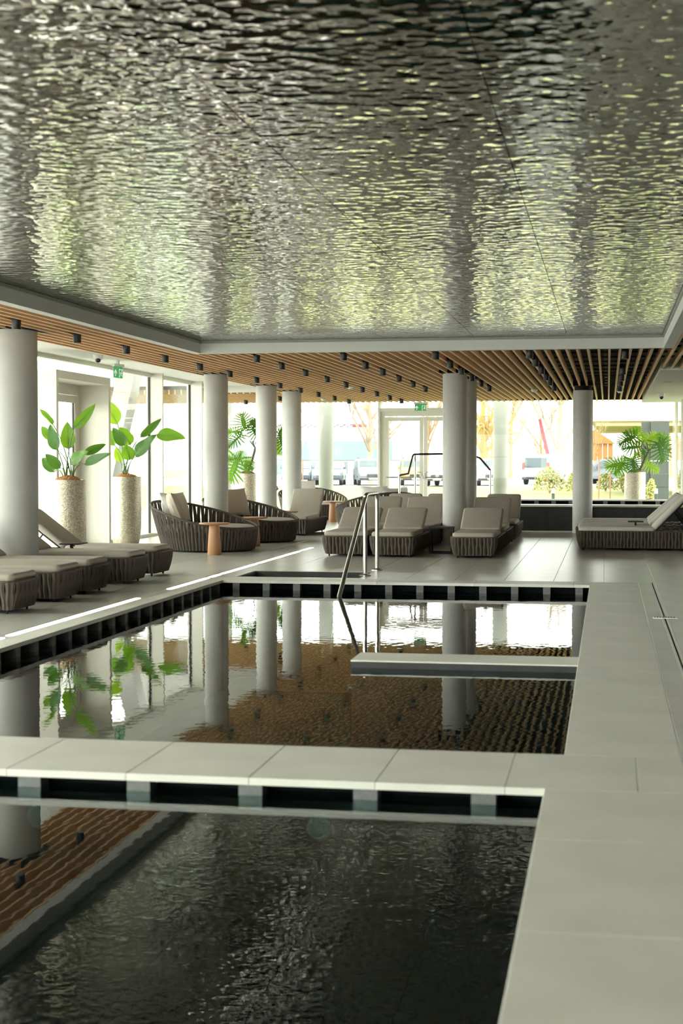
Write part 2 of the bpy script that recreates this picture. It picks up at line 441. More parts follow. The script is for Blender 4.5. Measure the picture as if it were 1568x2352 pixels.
# strip between the pools belongs to the far pool; so do its other copings
cop = [(a, b, 6.77, 7.58) for a, b in cut(CL[0], CRX, .586, -4.545)]
cop += [(CL[0], XL, a, b) for a, b in cut(7.58, 18.1, S, 8.3)] + [(XR, CRX, a, b) for a, b in cut(7.58, 18.1, S, 8.35)]
cop += [(a, b, 18.1, 18.55) for a, b in cut(CL[0], CRX, S, -3.9)]
pr = [(XR - .12 - .377 * k, 18.1 + .075, .085, .12) for k in range(12)]
pr += [(XL - .075, 17.95 - .40 * k, .12, .085) for k in range(26)] + [(XR + .085, 17.95 - .40 * k, .12, .085) for k in range(26)]
fpool = pool('swimming_pool', 'large far pool mirroring the columns and glass walls', pools[1], -1.35, cop, pr)
# low stone wall standing in the far pool
t = thing('pool_wall', 'low stone wall with pale top standing in the far pool', 'pool wall', (-1.05, 11.63, -1.35))
slab('cap', -1.92 + 1.05, XR + 1.05, 11.40 - 11.63, 11.87 - 11.63, 'stone_coping', t, t=.012, top=1.29, gap=0)
MB().box(-1.915 + 1.05, XR + 1.05, 11.405 - 11.63, 11.865 - 11.63, 0, 1.277).build('wall_core', 'dark_stone', t)
# foot bath
t = thing('foot_bath', 'sunken dark stone foot bath behind the far pool edge', 'foot bath', ((bath[0] + bath[1]) / 2, (bath[2] + bath[3]) / 2, -.29))
a, b = (bath[1] - bath[0]) / 2, (bath[3] - bath[2]) / 2
m = MB(); w = .03
m.box(-a, -a + w, -b, b, 0, .285); m.box(a - w, a, -b, b, 0, .285); m.box(-a + w, a - w, -b, -b + w, 0, .285); m.box(-a + w, a - w, b - w, b, 0, .285)
m.build('side_wall', 'dark_stone', t); MB().box(-a, a, -b, b, -.03, 0).build('basin_floor', 'dark_stone', t)
MB().add([(-a + w, -b + w, .12), (a - w, -b + w, .12), (a - w, b - w, .12), (-a + w, b - w, .12)], [(0, 1, 2, 3)]).build('water', 'pool_water', t)

# stainless handrail into the far pool
def bend(pts, r=.06, n=5):
    out = [Vector(pts[0])]
    for i in range(1, len(pts) - 1):
        a, b, c = Vector(pts[i - 1]), Vector(pts[i]), Vector(pts[i + 1])
        d1, d2 = (a - b), (c - b); k = min(r, d1.length * .45, d2.length * .45)
        p, q = b + d1.normalized() * k, b + d2.normalized() * k
        for j in range(n + 1):
            s = j / n; out.append(p * (1 - s) ** 2 + b * 2 * s * (1 - s) + q * s * s)
    out.append(Vector(pts[-1])); return out
RXX = -3.02
t = thing('handrail', 'stainless steel pool handrail sloping down into the far pool', 'handrail', (RXX, 19.04, 0))
yb = 20.06 - 19.04
MB().tube(bend([(0, yb, .01), (0, yb, 1.03), (0, .06, 1.03), (-.05, 17.3 - 19.04, -.2), (-.09, 17.12 - 19.04, -.75)], .09), .027, 12).build('rail', 'steel', t, True)
MB().tube([(0, .0, .01), (0, .0, 1.02)], .027, 12).build('post', 'steel', t, True)
for y in (0, yb): MB().lathe([(.075, 0), (.075, .012), (.05, .02), (.03, .03)], 20, (0, y)).build('flange', 'steel', t, True)

# ------------------------------------------------------------------ ceiling
# rippled mirror steel ceiling, in panels
rc = struct(MB().box(-5.60, .74, -4.2, 20.60, 3.16, 3.20).build('rippled_ceiling', 'black_void'), 'rippled mirror steel ceiling over the pools')
xs = [-5.58, -5.46, -4.23, -3.00, -1.77, -.54, .69, .72]; ys = [-4.2, -1.15, 1.9, 4.95, 8.0, 11.05, 14.1, 17.15, 20.2, 20.57]
for i in range(7):
    for j in range(9):
        if i in (0, 6) or j == 8: pass
        x0, x1, y0, y1 = xs[i] + .0028, xs[i + 1] - .0028, ys[j] + .0005, ys[j + 1] - .0005
        MB().box(x0, x1, y0, y1, 3.12, 3.155).build('ceiling_panel', 'rippled_steel', rc)
# plaster frame round it
t = struct(ob('trim_1', None, None, (0, 0, 0)), 'pale grey plaster frame around the metal ceiling')
for n, bx in (('frame_side', (-5.71, -5.58, -4.2, 20.70, 2.95, 3.40)), ('frame_side', (.72, .85, -4.2, 20.70, 2.95, 3.40)), ('frame_end', (-5.58, .72, 20.57, 20.70, 2.95, 3.40))):
    MB().box(*bx).build(n, 'gypsum', t)
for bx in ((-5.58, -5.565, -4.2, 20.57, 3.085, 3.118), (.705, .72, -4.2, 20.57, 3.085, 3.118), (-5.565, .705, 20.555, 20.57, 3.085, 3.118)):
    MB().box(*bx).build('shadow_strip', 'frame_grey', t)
# slat ceiling
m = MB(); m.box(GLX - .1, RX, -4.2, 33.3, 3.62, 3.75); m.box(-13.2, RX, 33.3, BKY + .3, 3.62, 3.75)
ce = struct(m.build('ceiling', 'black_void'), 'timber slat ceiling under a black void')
P = 1.3 / 9
smesh = {}
def slat(x, y0, y1):
    L = round(y1 - y0, 2)
    if L not in smesh: smesh[L] = MB().box(-.016, .016, -L / 2, L / 2, 0, .11).mesh('slat', 'wood_slat')
    ob('slat', smesh[L], ce, (x, (y0 + y1) / 2, SLZ))
x = .23 + P / 2
k0 = int((x + 13.0) / P)
SE = 38.9
for k in range(-k0, 30):
    sx = x + k * P
    if sx > RX - .05: break
    if sx < -7.15: slat(sx, 33.44, SE)
    elif sx < -5.73: slat(sx, -4.1, SE)
    elif sx < .86: slat(sx, 20.72, SE) if sx < .82 else slat(sx, 20.72, 25.6)
    else: slat(sx, -4.1, 25.6)
for k in range(17):
    y = 21.2 + k * 1.08
    MB().box(-7.1 if y < 33.4 else -13, .8 if y > 25.5 else 4.4, y, y + .04, 3.082, 3.11).build('carrier_rail', 'carrier', ce)
for k in range(11): MB().box(-7.1, -5.75, -2 + k * 2.1, -1.96 + k * 2.1, 3.082, 3.11).build('carrier_rail', 'carrier', ce)
# conduits above the slats on the right
for k, (x, z, r) in enumerate(((-.35, 3.40, .02), (-.05, 3.34, .03), (.55, 3.42, .05))):
    t = tag(MB().tube([(x, 20.8, z), (x, 38.5, z)], r, 8).build('pipe', 'carrier', None, True), ['thin dark conduit above the slats', 'dark conduit above the slats beside the track lights', 'thick dark pipe above the slats near the white soffit'][k], 'pipe', 'pipes in the ceiling void')
# end fascia and soffits
MB().box(-13.2, RX, SE + .02, SE + .07, SLZ + .03, 3.62).build('end_board', 'carrier', ce)
s1 = struct(MB().box(GLX - .1, -7.15, -4.2, 33.4, 3.15, 3.55).build('ceiling_soffit', 'gypsum'), 'white plaster soffit along the left glazing')
MB().box(-7.15, -7.12, -4.2, 33.38, 3.0, 3.55).build('edge_board', 'gypsum', s1); MB().box(-8.82, -7.12, 33.4, 33.43, 3.0, 3.55).build('edge_board', 'gypsum', s1)
s2 = struct(MB().box(.84, RX, 25.62, SE + .6, 2.95, 3.4).build('ceiling_bulkhead', 'gypsum'), 'dropped white plaster ceiling box on the right')
for k, (x, y) in enumerate(((1.10, 29.2),)):
    t = thing('ceiling_speaker', 'round white speaker in the dropped plaster ceiling on the right', 'speaker', (x, y, 2.95))
    MB().lathe([(.10, -.012), (.12, -.008), (.125, 0)], 28).build('ring', 'white_plastic', t, True)
    MB().lathe([(.09, -.016), (.095, -.010)], 24).build('grille', 'frame_grey', t, True)
MB().box(-8.9, RX, SE + .6, BKY + .3, 3.25, 3.4).build('ceiling_strip', 'gypsum', ce)

def spot(x, y, label):
    t = thing('spotlight', label, 'spotlight', (x, y, SLZ), 0, 'black cylinder spotlights')
    ob('body', spm[0], t); ob('lens', spm[1], t); ob('bracket', spm[2], t)
spm = [MB().lathe([(.046, -.10), (.05, -.095), (.05, .055), (.046, .06)], 20).mesh('body', 'spot_black', True),
       MB().lathe([(.036, -.1015), (.038, -.1005)], 16).mesh('lens', 'frame_grey', True),
       MB().box(-.056, .056, -.012, .012, .06, .075).mesh('bracket', 'carrier')]
ordn = ['nearest', 'second', 'third', 'fourth', 'fifth', 'sixth', 'seventh', 'eighth', 'ninth', 'tenth', 'eleventh', 'twelfth']
rows = [(-6.27, [15.6, 17.5, 19.4, 21.2, 23.1, 25, 27, 29, 31, 33, 35, 37], 'row nearest the left glazing'),
        (-4.97, [21.4, 23.1, 25, 27, 29, 31, 33, 35, 37], 'row above the round daybeds and line lights'),
        (-3.67, [21.2, 23.2, 25, 27, 29, 31], 'row above the centre loungers'),
        (-2.37, [21.2, 23.2, 25, 27, 29, 31], 'row passing the centre columns'),
        (-1.07, [21.2, 23, 25, 27, 28.8, 31], 'row between the centre columns and the right column'),
        (.23, [21.5, 25.4, 27.4, 29.2, 31.4], 'row in the dark gap right of the right column')]
for x, yy, d in rows:
    for k, y in enumerate(yy): spot(x, y, 'black ceiling spotlight, %s of the %s' % (ordn[k], d))
spot(-8.87, 37, 'lone black ceiling spotlight at far left over the far potted plant')
spot(-7.57, 35, 'lone black ceiling spotlight between the two left rear columns')
for k, (x, y) in enumerate(((-6.78, 36.3), (-5.17, 30.7), (-1.54, 32.5), (.25, 33.3))):
    t = thing('smoke_detector', ['white smoke detector on the slats above the wooden table at the rear', 'white smoke detector on the slats above the round daybed behind the loungers',
              'white smoke detector on the slats left of the right column', 'white smoke detector at the end of the dark slat gap'][k], 'smoke detector', (x, y, SLZ), 0, 'smoke detectors')
    MB().lathe([(.03, -.055), (.05, -.045), (.055, -.03), (.06, -.02), (.06, 0)], 20).build('head', 'white_plastic', t, True)
    MB().lathe([(.07, -.02), (.07, 0)], 20).build('base', 'white_plastic', t, True)

# ------------------------------------------------------------------ walls behind and beside the camera
struct(MB().box(RX, RX + .2, -4.2, 33.0, -.3, 3.7).build('wall_right', 'dark_stone'), 'dark stone wall on the right')
wb = struct(MB().box(GLX - .1, RX + .2, -4.4, -4.2, -.3, .1).build('wall_back', 'gypsum'), 'glazed end wall behind the camera')
MB().box(GLX - .1, RX + .2, -4.4, -4.2, 3.1, 3.7).build('lintel', 'gypsum', wb)
MB().box(-2.1, RX + .2, -4.4, -4.2, .1, 3.1).build('panel', 'gypsum', wb)
for k in range(3):
    x = GLX + k * 3.3
    MB().box(x - .04, x + .04, -4.38, -4.22, .1, 3.1).build('mullion', 'alu_cream', wb)
    if k < 2: MB().box(x + .04, x + 3.26, -4.31, -4.29, .1, 3.1).build('pane', 'window_glass', wb)
wl = struct(MB().box(-13.3, GLX - .1, 33.2, 33.4, -.3, .06).build('wall_left', 'alu_cream'), 'glazed step of the left wall')
MB().box(-13.3, GLX - .1, 33.2, 33.4, 3.15, 3.75).build('lintel', 'gypsum', wl)
MB().box(-13.3, -13.2, 33.4, BKY, 3.15, 3.75).build('lintel', 'gypsum', wl); MB().box(-13.3, -13.2, 33.4, BKY, -.3, .06).build('sill', 'alu_cream', wl)
for x in (-13.24, -11.0, -8.82): MB().box(x - .035, x + .035, 33.23, 33.37, .06, 3.15).build('mullion', 'alu_cream', wl)
for a, b in ((-13.2, -11.04), (-10.96, -8.86)): MB().box(a, b, 33.292, 33.308, .06, 3.15).build('pane', 'window_glass', wl)
for a, b in ((33.45, 37.2), (37.3, 41.1)): MB().box(-13.258, -13.242, a, b, .06, 3.15).build('pane', 'window_glass', wl)
MB().box(-13.29, -13.21, 37.21, 37.29, .06, 3.15).build('mullion', 'alu_cream', wl)
struct(MB().box(GLX - .12, GLX + .05, -4.2, 33.2, -.02, .06).build('baseboard_left', 'alu_cream'))

# ------------------------------------------------------------------ left glazing
w1 = struct(ob('window_1', None, None, (GLX, 0, 0)), 'tall glazed wall with cream fins on the left')
finY = [-3.4 + 2.9 * k for k in range(13)]      # ... 22.7 25.6 28.5 31.4
fin_m = MB().box(-.06, .27, -.03, .03, .06, 3.15).mesh('fin', 'alu_cream')
gk = MB().box(-.02, .02, -.045, -.03, .06, 3.15).mesh('gasket', 'gasket')
for y in finY:
    if 22 < y < 25.7: continue
    ob('fin', fin_m, w1, (0, y, 0)); ob('gasket', gk, w1, (0, y, 0))
finY2 = [y for y in finY if y < 22.4] + [22.05, 24.42] + [y for y in finY if y > 26]
fin_w = MB().box(-.06, .27, -.03, .03, .06, 3.15).mesh('fin', 'alu_cream')
for a, b in zip(finY2, finY2[1:] + [33.2]):
    if abs(a - 22.05) < .01: continue
    MB().box(-.008, .008, a + .03, b - .045, .06, 3.15).build('pane', 'window_glass', w1)
MB().box(-.05, .05, -4.2, 33.2, 3.08, 3.15).build('head_rail', 'alu_cream', w1)
# door portal in the left glazing
d1 = struct(ob('door_1', None, None, (GLX, 23.23, 0)), 'double glass door in a deep cream portal on the left')
m = MB(); hw = 1.18
m.box(-.05, .55, -hw - .09, -hw + .0, 0, 2.84); m.box(-.05, .55, hw, hw + .09, 0, 2.84); m.box(-.05, .55, -hw, hw, 2.72, 2.84); m.build('portal', 'alu_cream', d1)
m = MB(); m.box(-.04, .04, -hw, -hw + .07, .02, 2.72); m.box(-.04, .04, hw - .07, hw, .02, 2.72); m.box(-.04, .04, -hw + .07, hw - .07, 2.55, 2.72); m.build('door_frame', 'alu_cream', d1)
for s in (-1, 1):
    y0, y1 = (-hw + .08, -.01) if s < 0 else (.01, hw - .08)
    m = MB(); m.box(-.03, .03, y0, y0 + .12, .03, 2.54); m.box(-.03, .03, y1 - .12, y1, .03, 2.54); m.box(-.03, .03, y0 + .12, y1 - .12, 2.42, 2.54); m.box(-.03, .03, y0 + .12, y1 - .12, .03, .16)
    lf = m.build('door_leaf', 'alu_cream', d1)
    MB().box(-.006, .006, y0 + .12, y1 - .12, .16, 2.42).build('pane', 'window_glass', lf)
    m = MB(); m.box(-.012, .012, y0 + .12, y0 + .135, .16, 2.42); m.box(-.012, .012, y1 - .135, y1 - .12, .16, 2.42); m.build('gasket', 'gasket', lf)
    MB().tube(bend([(.03, -s * -.06 + s * .0, 1.0), (.09, s * .06, 1.0), (.09, s * .06 + s * .18, 1.0)], .02), .012, 8).build('handle', 'steel', lf, True)
MB().box(-.008, .008, -hw - .05, hw + .05, 2.85, 3.08).build('fanlight', 'window_glass', d1)

# ------------------------------------------------------------------ rear glazing
w2 = struct(ob('window_2', None, None, (0, BKY, 0)), 'long glazed rear wall looking onto the car park')
xs = [-13.2, -9.4, -6.16]; xs2 = [-3.70, 1.72]
def mull(p, x, z0=0., z1=3.3, w=.035): MB().box(x - w, x + w, -.06, .06, z0, z1).build('mullion', 'alu_cream', p)
for x in (-13.1, -9.4): mull(w2, x)
for a, b in ((-13.06, -9.44), (-9.36, -6.20), (-3.66, 1.68)): MB().box(a, b, -.008, .008, .08, 3.22).build('pane', 'window_glass_tinted', w2)
m = MB(); m.box(-13.2, -6.2, -.06, .06, 0, .08); m.box(-3.66, 1.7, -.06, .06, 0, .08); m.build('sill_rail', 'alu_cream', w2)
m = MB(); m.box(-13.2, 1.75, -.06, .06, 3.22, 3.3); m.build('head_rail', 'alu_cream', w2)
d2 = struct(ob('door_2', None, None, (-4.93, BKY, 0)), 'cream framed double glass exit door in the rear glazing')
m = MB(); hw = 1.23
m.box(-hw, -hw + .05, -.16, .08, 0, 3.22); m.box(hw - .05, hw, -.16, .08, 0, 3.22)
m.box(-hw + .05, -hw + .17, -.06, .06, 0, 2.84); m.box(hw - .17, hw - .05, -.06, .06, 0, 2.84); m.box(-hw + .17, hw - .17, -.06, .06, 2.68, 2.84); m.box(-hw + .05, hw - .05, -.14, .08, 2.80, 2.90)
m.build('door_frame', 'alu_cream', d2)
for s in (-1, 1):
    x0, x1 = (-hw + .18, -.005) if s < 0 else (.005, hw - .18)
    m = MB(); m.box(x0, x0 + .1, -.035, .035, .02, 2.66); m.box(x1 - .1, x1, -.035, .035, .02, 2.66); m.box(x0 + .1, x1 - .1, -.035, .035, 2.55, 2.66); m.box(x0 + .1, x1 - .1, -.035, .035, .02, .14)
    lf = m.build('door_leaf', 'alu_cream', d2)
    MB().box(x0 + .1, x1 - .1, -.007, .007, .14, 2.55).build('pane', 'window_glass_tinted', lf)
    MB().tube([(x0 + .06, -.10, 1.02), (x1 - .06, -.10, 1.02)], .016, 8).build('push_bar', 'steel', lf, True)
    m = MB(); m.box(-s * -.03 - .02, -s * -.03 + .02, -.12, -.03, .98, 1.06); m.box(x0 + .04, x0 + .08, -.11, -.03, 1.0, 1.04) if s < 0 else m.box(x1 - .08, x1 - .04, -.11, -.03, 1.0, 1.04)
    m.tube(bend([(s * .05, -.06, 1.05), (s * .05, -.10, 1.16), (s * .16, -.10, 1.16)], .02), .012, 6)
    m.build('handle', 'steel', lf, True)
MB().box(-hw + .05, hw - .05, -.008, .008, 2.90, 3.22).build('fanlight', 'window_glass_tinted', d2)
# right return of the glazing
w3 = struct(ob('window_3', None, None, (1.78, 37.2, 0)), 'glazed return wall on the right beside the potted plant')
for y in (-4.0, 0.4, 3.95): MB().box(-.05, .05, y - .04, y + .04, 0, 3.3).build('mullion', 'alu_cream', w3)
MB().box(-.008, .008, -3.95, .36, .05, 3.22).build('pane', 'window_glass_tinted', w3); MB().box(-.008, .008, .44, 3.9, .05, 3.22).build('pane', 'window_glass_tinted', w3)
m = MB(); m.box(-.05, .05, -4, 4, 3.22, 3.3); m.box(-.05, .05, -4, 4, 0, .05); m.build('rail', 'alu_cream', w3)

# ------------------------------------------------------------------ columns
cm = None
def column(x, y, label, z1=SLZ + .0, collar=True, r=.21):
    t = thing('column', label, 'column', (x, y, 0), 0, 'round plastered columns')
    MB().lathe([(r - .01, 0), (r, .004), (r, z1 - .012), (r - .005, z1 - .004)], 56).build('shaft', 'column_plaster', t, True)
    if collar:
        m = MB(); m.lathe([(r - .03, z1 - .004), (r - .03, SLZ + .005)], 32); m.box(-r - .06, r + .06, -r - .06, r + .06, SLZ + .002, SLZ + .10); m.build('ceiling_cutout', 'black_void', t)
    return t
column(-6.84, 16.85, 'thickest round column at the left edge behind the loungers', r=.30)
column(-6.75, 25.91, 'round column between the two front round daybeds')
column(-6.76, 29.94, 'round column in front of the far potted philodendron')
column(-6.76, 32.45, 'round column left of the upright lounger backrest')
column(-2.61, 26.36, 'round column standing behind the black side table')
column(-2.60, 28.22, 'round column half hidden behind the column by the black table')
column(-.50, 31.2, 'round column standing before the dark stone raised pool on the right', z1=2.885, r=.20)
for x, l in ((-11.05, 'far left column outside the rear glazing'), (-8.03, 'column outside the rear glazing left of the exit door'), (-3.0, 'column outside the rear glazing right of the centre columns')):
    column(x, 43.4, l, 4.699, False)

# ------------------------------------------------------------------ raised pool on the right
x0, x1, y0, y1 = dais; H = .56
t = thing('raised_pool', 'raised hot tub with dark stone cladding and pale rim on the right', 'pool', (x0, y0, 0))
W, D = x1 - x0, y1 - y0
m = MB(); m.box(0.02, W, .02, .5, 0, H - .05); m.box(.02, W, D - .28, D, 0, H - .035); m.box(.02, .5, .5, D - .5, 0, H - .05); m.box(W - .5, W, .5, D - .5, 0, H - .05); m.box(.5, W - .5, .5, D - .5, 0, .05)
m.build('basin_wall', 'pool_black', t)
k = 0
for i in range(8):
    for j in range(2): MB().box(i * .88, i * .88 + .876, 0, .02, .03 + j * .24, .03 + j * .24 + .237).build('cladding_panel', 'dark_stone', t)
for j in range(6):
    for z in range(2): MB().box(0, .02, .02 + j * .83, .02 + j * .83 + .826, .03 + z * .24, .03 + z * .24 + .237).build('cladding_panel', 'dark_stone', t)
MB().box(.0, W, -.012, 0, 0, .03).build('plinth', 'stone_coping', t)
for a, b in cut(-.02, W, 1.17, .9): slab('coping_slab', a, b, -.03, .62, 'stone_coping', t, t=.04, top=H)
for a, b in cut(-.02, W, 1.17, .9): slab('coping_slab', a, b, D - .40, D + .02, 'stone_coping', t, t=.03, top=H)
for a, b in cut(.62, D - .4, 1.17, 1.6): slab('coping_slab', -.02, .58, a, b, 'stone_coping', t, t=.04, top=H)
for k in range(17): MB().box(.55 + k * .40, .65 + k * .40, D - .38, D - .3, H - .18, H - .03).build('pier', 'pier_stone', t)
MB().add([(.5, .5, H - .11), (W - .5, .5, H - .11), (W - .5, D - .3, H - .11), (.5, D - .3, H - .11)], [(0, 1, 2, 3)]).build('water', 'pool_water', t)
# bronze handrail beside it
t = thing('handrail', 'thin bronze handrail at the steps of the raised pool', 'handrail', (-4.2, 30.95, 0))
path = [(0, 0, 0), (0, 0, 1.17), (.17, .12, 1.20), (.24, .35, 1.6), (1.35, .40, 1.61), (1.62, .36, 1.52), (1.83, .36, 1.27), (1.83, .36, .0)]
MB().tube(bend(path[:3], .05), .021, 8).build('post', 'steel', t, True)
MB().tube(bend(path[2:7], .05), .021, 8).build('rail', 'steel_bronze', t, True)
MB().tube([(1.83, .36, 1.27), (1.83, .36, 0)], .021, 8).build('post', 'steel', t, True)
MB().tube([(.28, .36, 1.6), (.28, .36, 0)], .021, 8).build('post', 'steel', t, True)

# ------------------------------------------------------------------ sun loungers
LW, LB, LL_, LZ = .70, .045, 2.0, .31
def rrect(w, l, r, step):
    """points and outward normals round a rounded rectangle, x centred, y from 0 to l"""
    segs = [((-w / 2 + r, 0), (w / 2 - r, 0), (0, -1)), ((w / 2, r), (w / 2, l - r), (1, 0)), ((w / 2 - r, l), (-w / 2 + r, l), (0, 1)), ((-w / 2, l - r), (-w / 2, r), (-1, 0))]
    arcs = [((w / 2 - r, r), -90), ((w / 2 - r, l - r), 0), ((-w / 2 + r, l - r), 90), ((-w / 2 + r, r), 180)]
    out = []
    for (a, b, n), (c, an) in zip(segs, arcs):
        d = math.hypot(b[0] - a[0], b[1] - a[1]); k = max(1, round(d / step))
        for i in range(k):
            s = (i + .5) / k; out.append((a[0] + (b[0] - a[0]) * s, a[1] + (b[1] - a[1]) * s, n))
        k = max(1, round(r * math.pi / 2 / step))
        for i in range(k):
            q = R(an + 90 * (i + .5) / k); out.append((c[0] + r * math.cos(q), c[1] + r * math.sin(q), (math.cos(q), math.sin(q))))
    return out
def strap_mesh(sgn, h0=.04, h1=LZ, flare=.055, w=.056, amp=.008):
    rows = 6; m = MB(); v = []; f = []
    for i in range(rows + 1):
        s = i / rows; z = h1 + (h0 - h1) * s
        y = -flare * s ** 1.2 + .010 * math.sin(math.pi * s)
        xo = sgn * amp * math.sin(2 * math.pi * s)
        ww = w * (.5 if 1 else 1) * (1 - .10 * math.sin(math.pi * s) ** 2)
        dy = sgn * .006 * math.sin(2 * math.pi * s)
        v += [(xo - ww, y - .006 + dy, z), (xo, y + .010, z), (xo + ww, y - .006 - dy, z)]
    for i in range(rows):
        for k in range(2): f.append((i * 3 + k, i * 3 + k + 1, i * 3 + 4 + k, i * 3 + 3 + k))
    m.add(v, f); return m.mesh('strap', 'strap', True)
STR = [strap_mesh(1), strap_mesh(-1)]
shell = MB()
def shell_mesh():
    pts = rrect(LW - .02, LL_ - .02, .09, .06); m = MB(); n = len(pts); v = []; f = []
    for off, z in ((0, LZ + .004), (-.055, .035)):
        v += [(x + nn[0] * off, y + .01 + nn[1] * off, z) for x, y, nn in pts]
    f = [(i, n + i, n + (i + 1) % n, (i + 1) % n) for i in range(n)] + [tuple(range(n)), tuple(range(n, 2 * n))[::-1]]
    return m.add(v, f).mesh('base', 'shell_dark')
SHELL = shell_mesh()
def rim_mesh():
    pts = rrect(LW, LL_, .10, .08); P_ = [(x, y, LZ) for x, y, n in pts]; P_.append(P_[0])
    return MB().tube(P_, .012, 6, False).mesh('rim', 'strap', True)
RIM = rim_mesh()
LEG = MB().lathe([(.011, 0), (.014, .05)], 10).mesh('leg', 'black_metal', True)
SEATC = {k: rbox_mesh('seat_cushion', k, -.325, .325, .03, 1.27, .300, .385, .036) for k in ('cushion', 'cushion_light')}
BACKC = {k: rbox_mesh('back_cushion', k, -.325, .325, .0, .76, -.005, .075, .034) for k in ('cushion', 'cushion_light')}
BFR = MB().box(-.30, .30, .02, .74, -.022, -.007).mesh('back_frame', 'black_metal')
SLATD = MB().box(-.29, .29, -.022, .022, 0, .012).mesh('deck_slat', 'shell_dark')
TRAY = rbox_mesh('side_tray', 'black_metal', -.17, .17, -.13, .13, 0, .014, .006, 2)
def lounger(label, x, y, rz, ang, cushion='cushion', tray=None, group='woven sun loungers'):
    t = thing('sun_lounger', label, 'sun lounger', (x, y, 0), rz, group)
    b = ob('base', SHELL, t)
    for i, (px, py, n) in enumerate(rrect(LW, LL_, .10, .054)):
        ob('strap', STR[i % 2], b, (px, py, 0), (0, 0, math.atan2(n[1], n[0]) - math.pi / 2))
    ob('rim', RIM, t)
    for sx in (-1, 1):
        for yy in (.12, LL_ - .12): ob('leg', LEG, t, (sx * (LW / 2 - .10), yy, 0))
    ob('seat_cushion', SEATC[cushion], t)
    bk = ob('back_cushion', BACKC[cushion], t, (0, 1.26, .325), (ang, 0, 0))
    ob('back_frame', BFR, bk)
    for k in range(4): ob('deck_slat', SLATD, t, (0, 1.38 + k * .15, LZ + .006))
    cy, cz = 1.26 + .5 * math.cos(ang), .32 + .5 * math.sin(ang) - .02
    for sx in (-.22, .22): MB().tube([(sx, cy, cz), (sx, min(cy + .22, 1.92), LZ + .012)], .010, 6).build('back_prop', 'black_metal', t)
    if tray:
        tr = ob('side_tray', TRAY, t, (tray * .42, 1.0, .43))
        MB().box(-.015, .015, -.015, .015, -.12, 0).build('tray_bracket', 'black_metal', tr, loc=(-tray * .06, 0, 0))
        MB().box(-.10, .02, -.012, .012, -.03, -.012).build('tray_arm', 'black_metal', tr)
    return t
A25, A36, A42 = R(25), R(37), R(44)
Q = math.pi / 2
lounger('woven lounger at the front of the left row, cut by the image edge', -5.5, 13.95, Q, A36)
lounger('second woven lounger from the front in the left row', -5.5, 15.18, Q, A36)
lounger('third woven lounger in the left row, in front of the thick left column', -5.5, 16.12, Q, A36)
lounger('fourth woven lounger in the left row, just behind the thick left column', -5.5, 17.55, Q, A36, tray=1)
lounger('last woven lounger of the left row, nearest the mosaic planters', -5.55, 18.78, Q, A36)
lounger('front centre woven lounger seen behind the steel handrail, left of its pair', -3.95, 22.85, 0, A25)
lounger('front centre woven lounger left of the black side table', -3.20, 22.75, 0, A25)
lounger('front woven lounger right of the black side table', -1.97, 22.75, 0, A25)
lounger('second row centre lounger behind the lounger at the handrail', -3.925, 25.15, 0, A36)
lounger('second row centre lounger partly hidden by the centre column', -3.175, 25.15, 0, A36)
lounger('third row centre lounger with only its backrest showing left of the column', -3.88, 27.75, 0, A36)
lounger('third row lounger showing a sliver of backrest beside the centre column', -3.12, 27.75, 0, A36)
lounger('middle lounger of the column of three right of the centre columns', -1.97, 24.85, 0, A36)
lounger('farthest lounger of the column of three right of the centre columns', -1.95, 27.50, 0, A36)
lounger('single upright lounger right of the left columns behind a wooden table', -6.07, 29.10, 0, A42)
lounger('lounger in profile seen between two rear left columns', -9.3, 34.2, -Q, A42)
lounger('nearest of the side-on loungers at the right edge', -.50, 25.55, -Q, R(46), 'cushion_light')
lounger('second of the side-on loungers at right, with a side tray', -.53, 26.65, -Q, R(44), 'cushion_light', tray=1)
lounger('third of the side-on loungers at right', -.52, 27.75, -Q, R(42), 'cushion_light')
lounger('farthest of the side-on loungers at right, before the right column', -.50, 28.90, -Q, R(42), 'cushion_light')

# ------------------------------------------------------------------ round daybeds
def pillow_mesh(name, m, w, h, t, n=12):
    mm = MB(); v = []; f = []
    for sgn in (1, -1):
        for i in range(n + 1):
            for j in range(n + 1):
                a, b = -1 + 2 * i / n, -1 + 2 * j / n
                th = t * ((1 - abs(a) ** 2.6) * (1 - abs(b) ** 2.6)) ** .55
                pin = 1 - .10 * (1 - abs(a * b))
                v.append((a * w * (pin if abs(a) > .9 else 1), sgn * th, b * h * (pin if abs(b) > .9 else 1)))
    N = (n + 1) ** 2
    for s in range(2):
        for i in range(n):
            for j in range(n):
                q = [s * N + i * (n + 1) + j, s * N + (i + 1) * (n + 1) + j, s * N + (i + 1) * (n + 1) + j + 1, s * N + i * (n + 1) + j + 1]
                f.append(tuple(q if s == 0 else q[::-1]))
    return mm.add(v, f).mesh(name, m, True)
PIL = {'pillow_taupe': pillow_mesh('pillow', 'pillow_taupe', .30, .27, .10), 'pillow_white': pillow_mesh('pillow', 'pillow_white', .30, .25, .10)}
ND = 84
def hh(th): return .37 + .42 * ((1 + math.cos(th)) / 2) ** 1.4
def rr_(th, z): return .74 + z * (.15 + .13 * ((1 + math.cos(th)) / 2))
DST = []
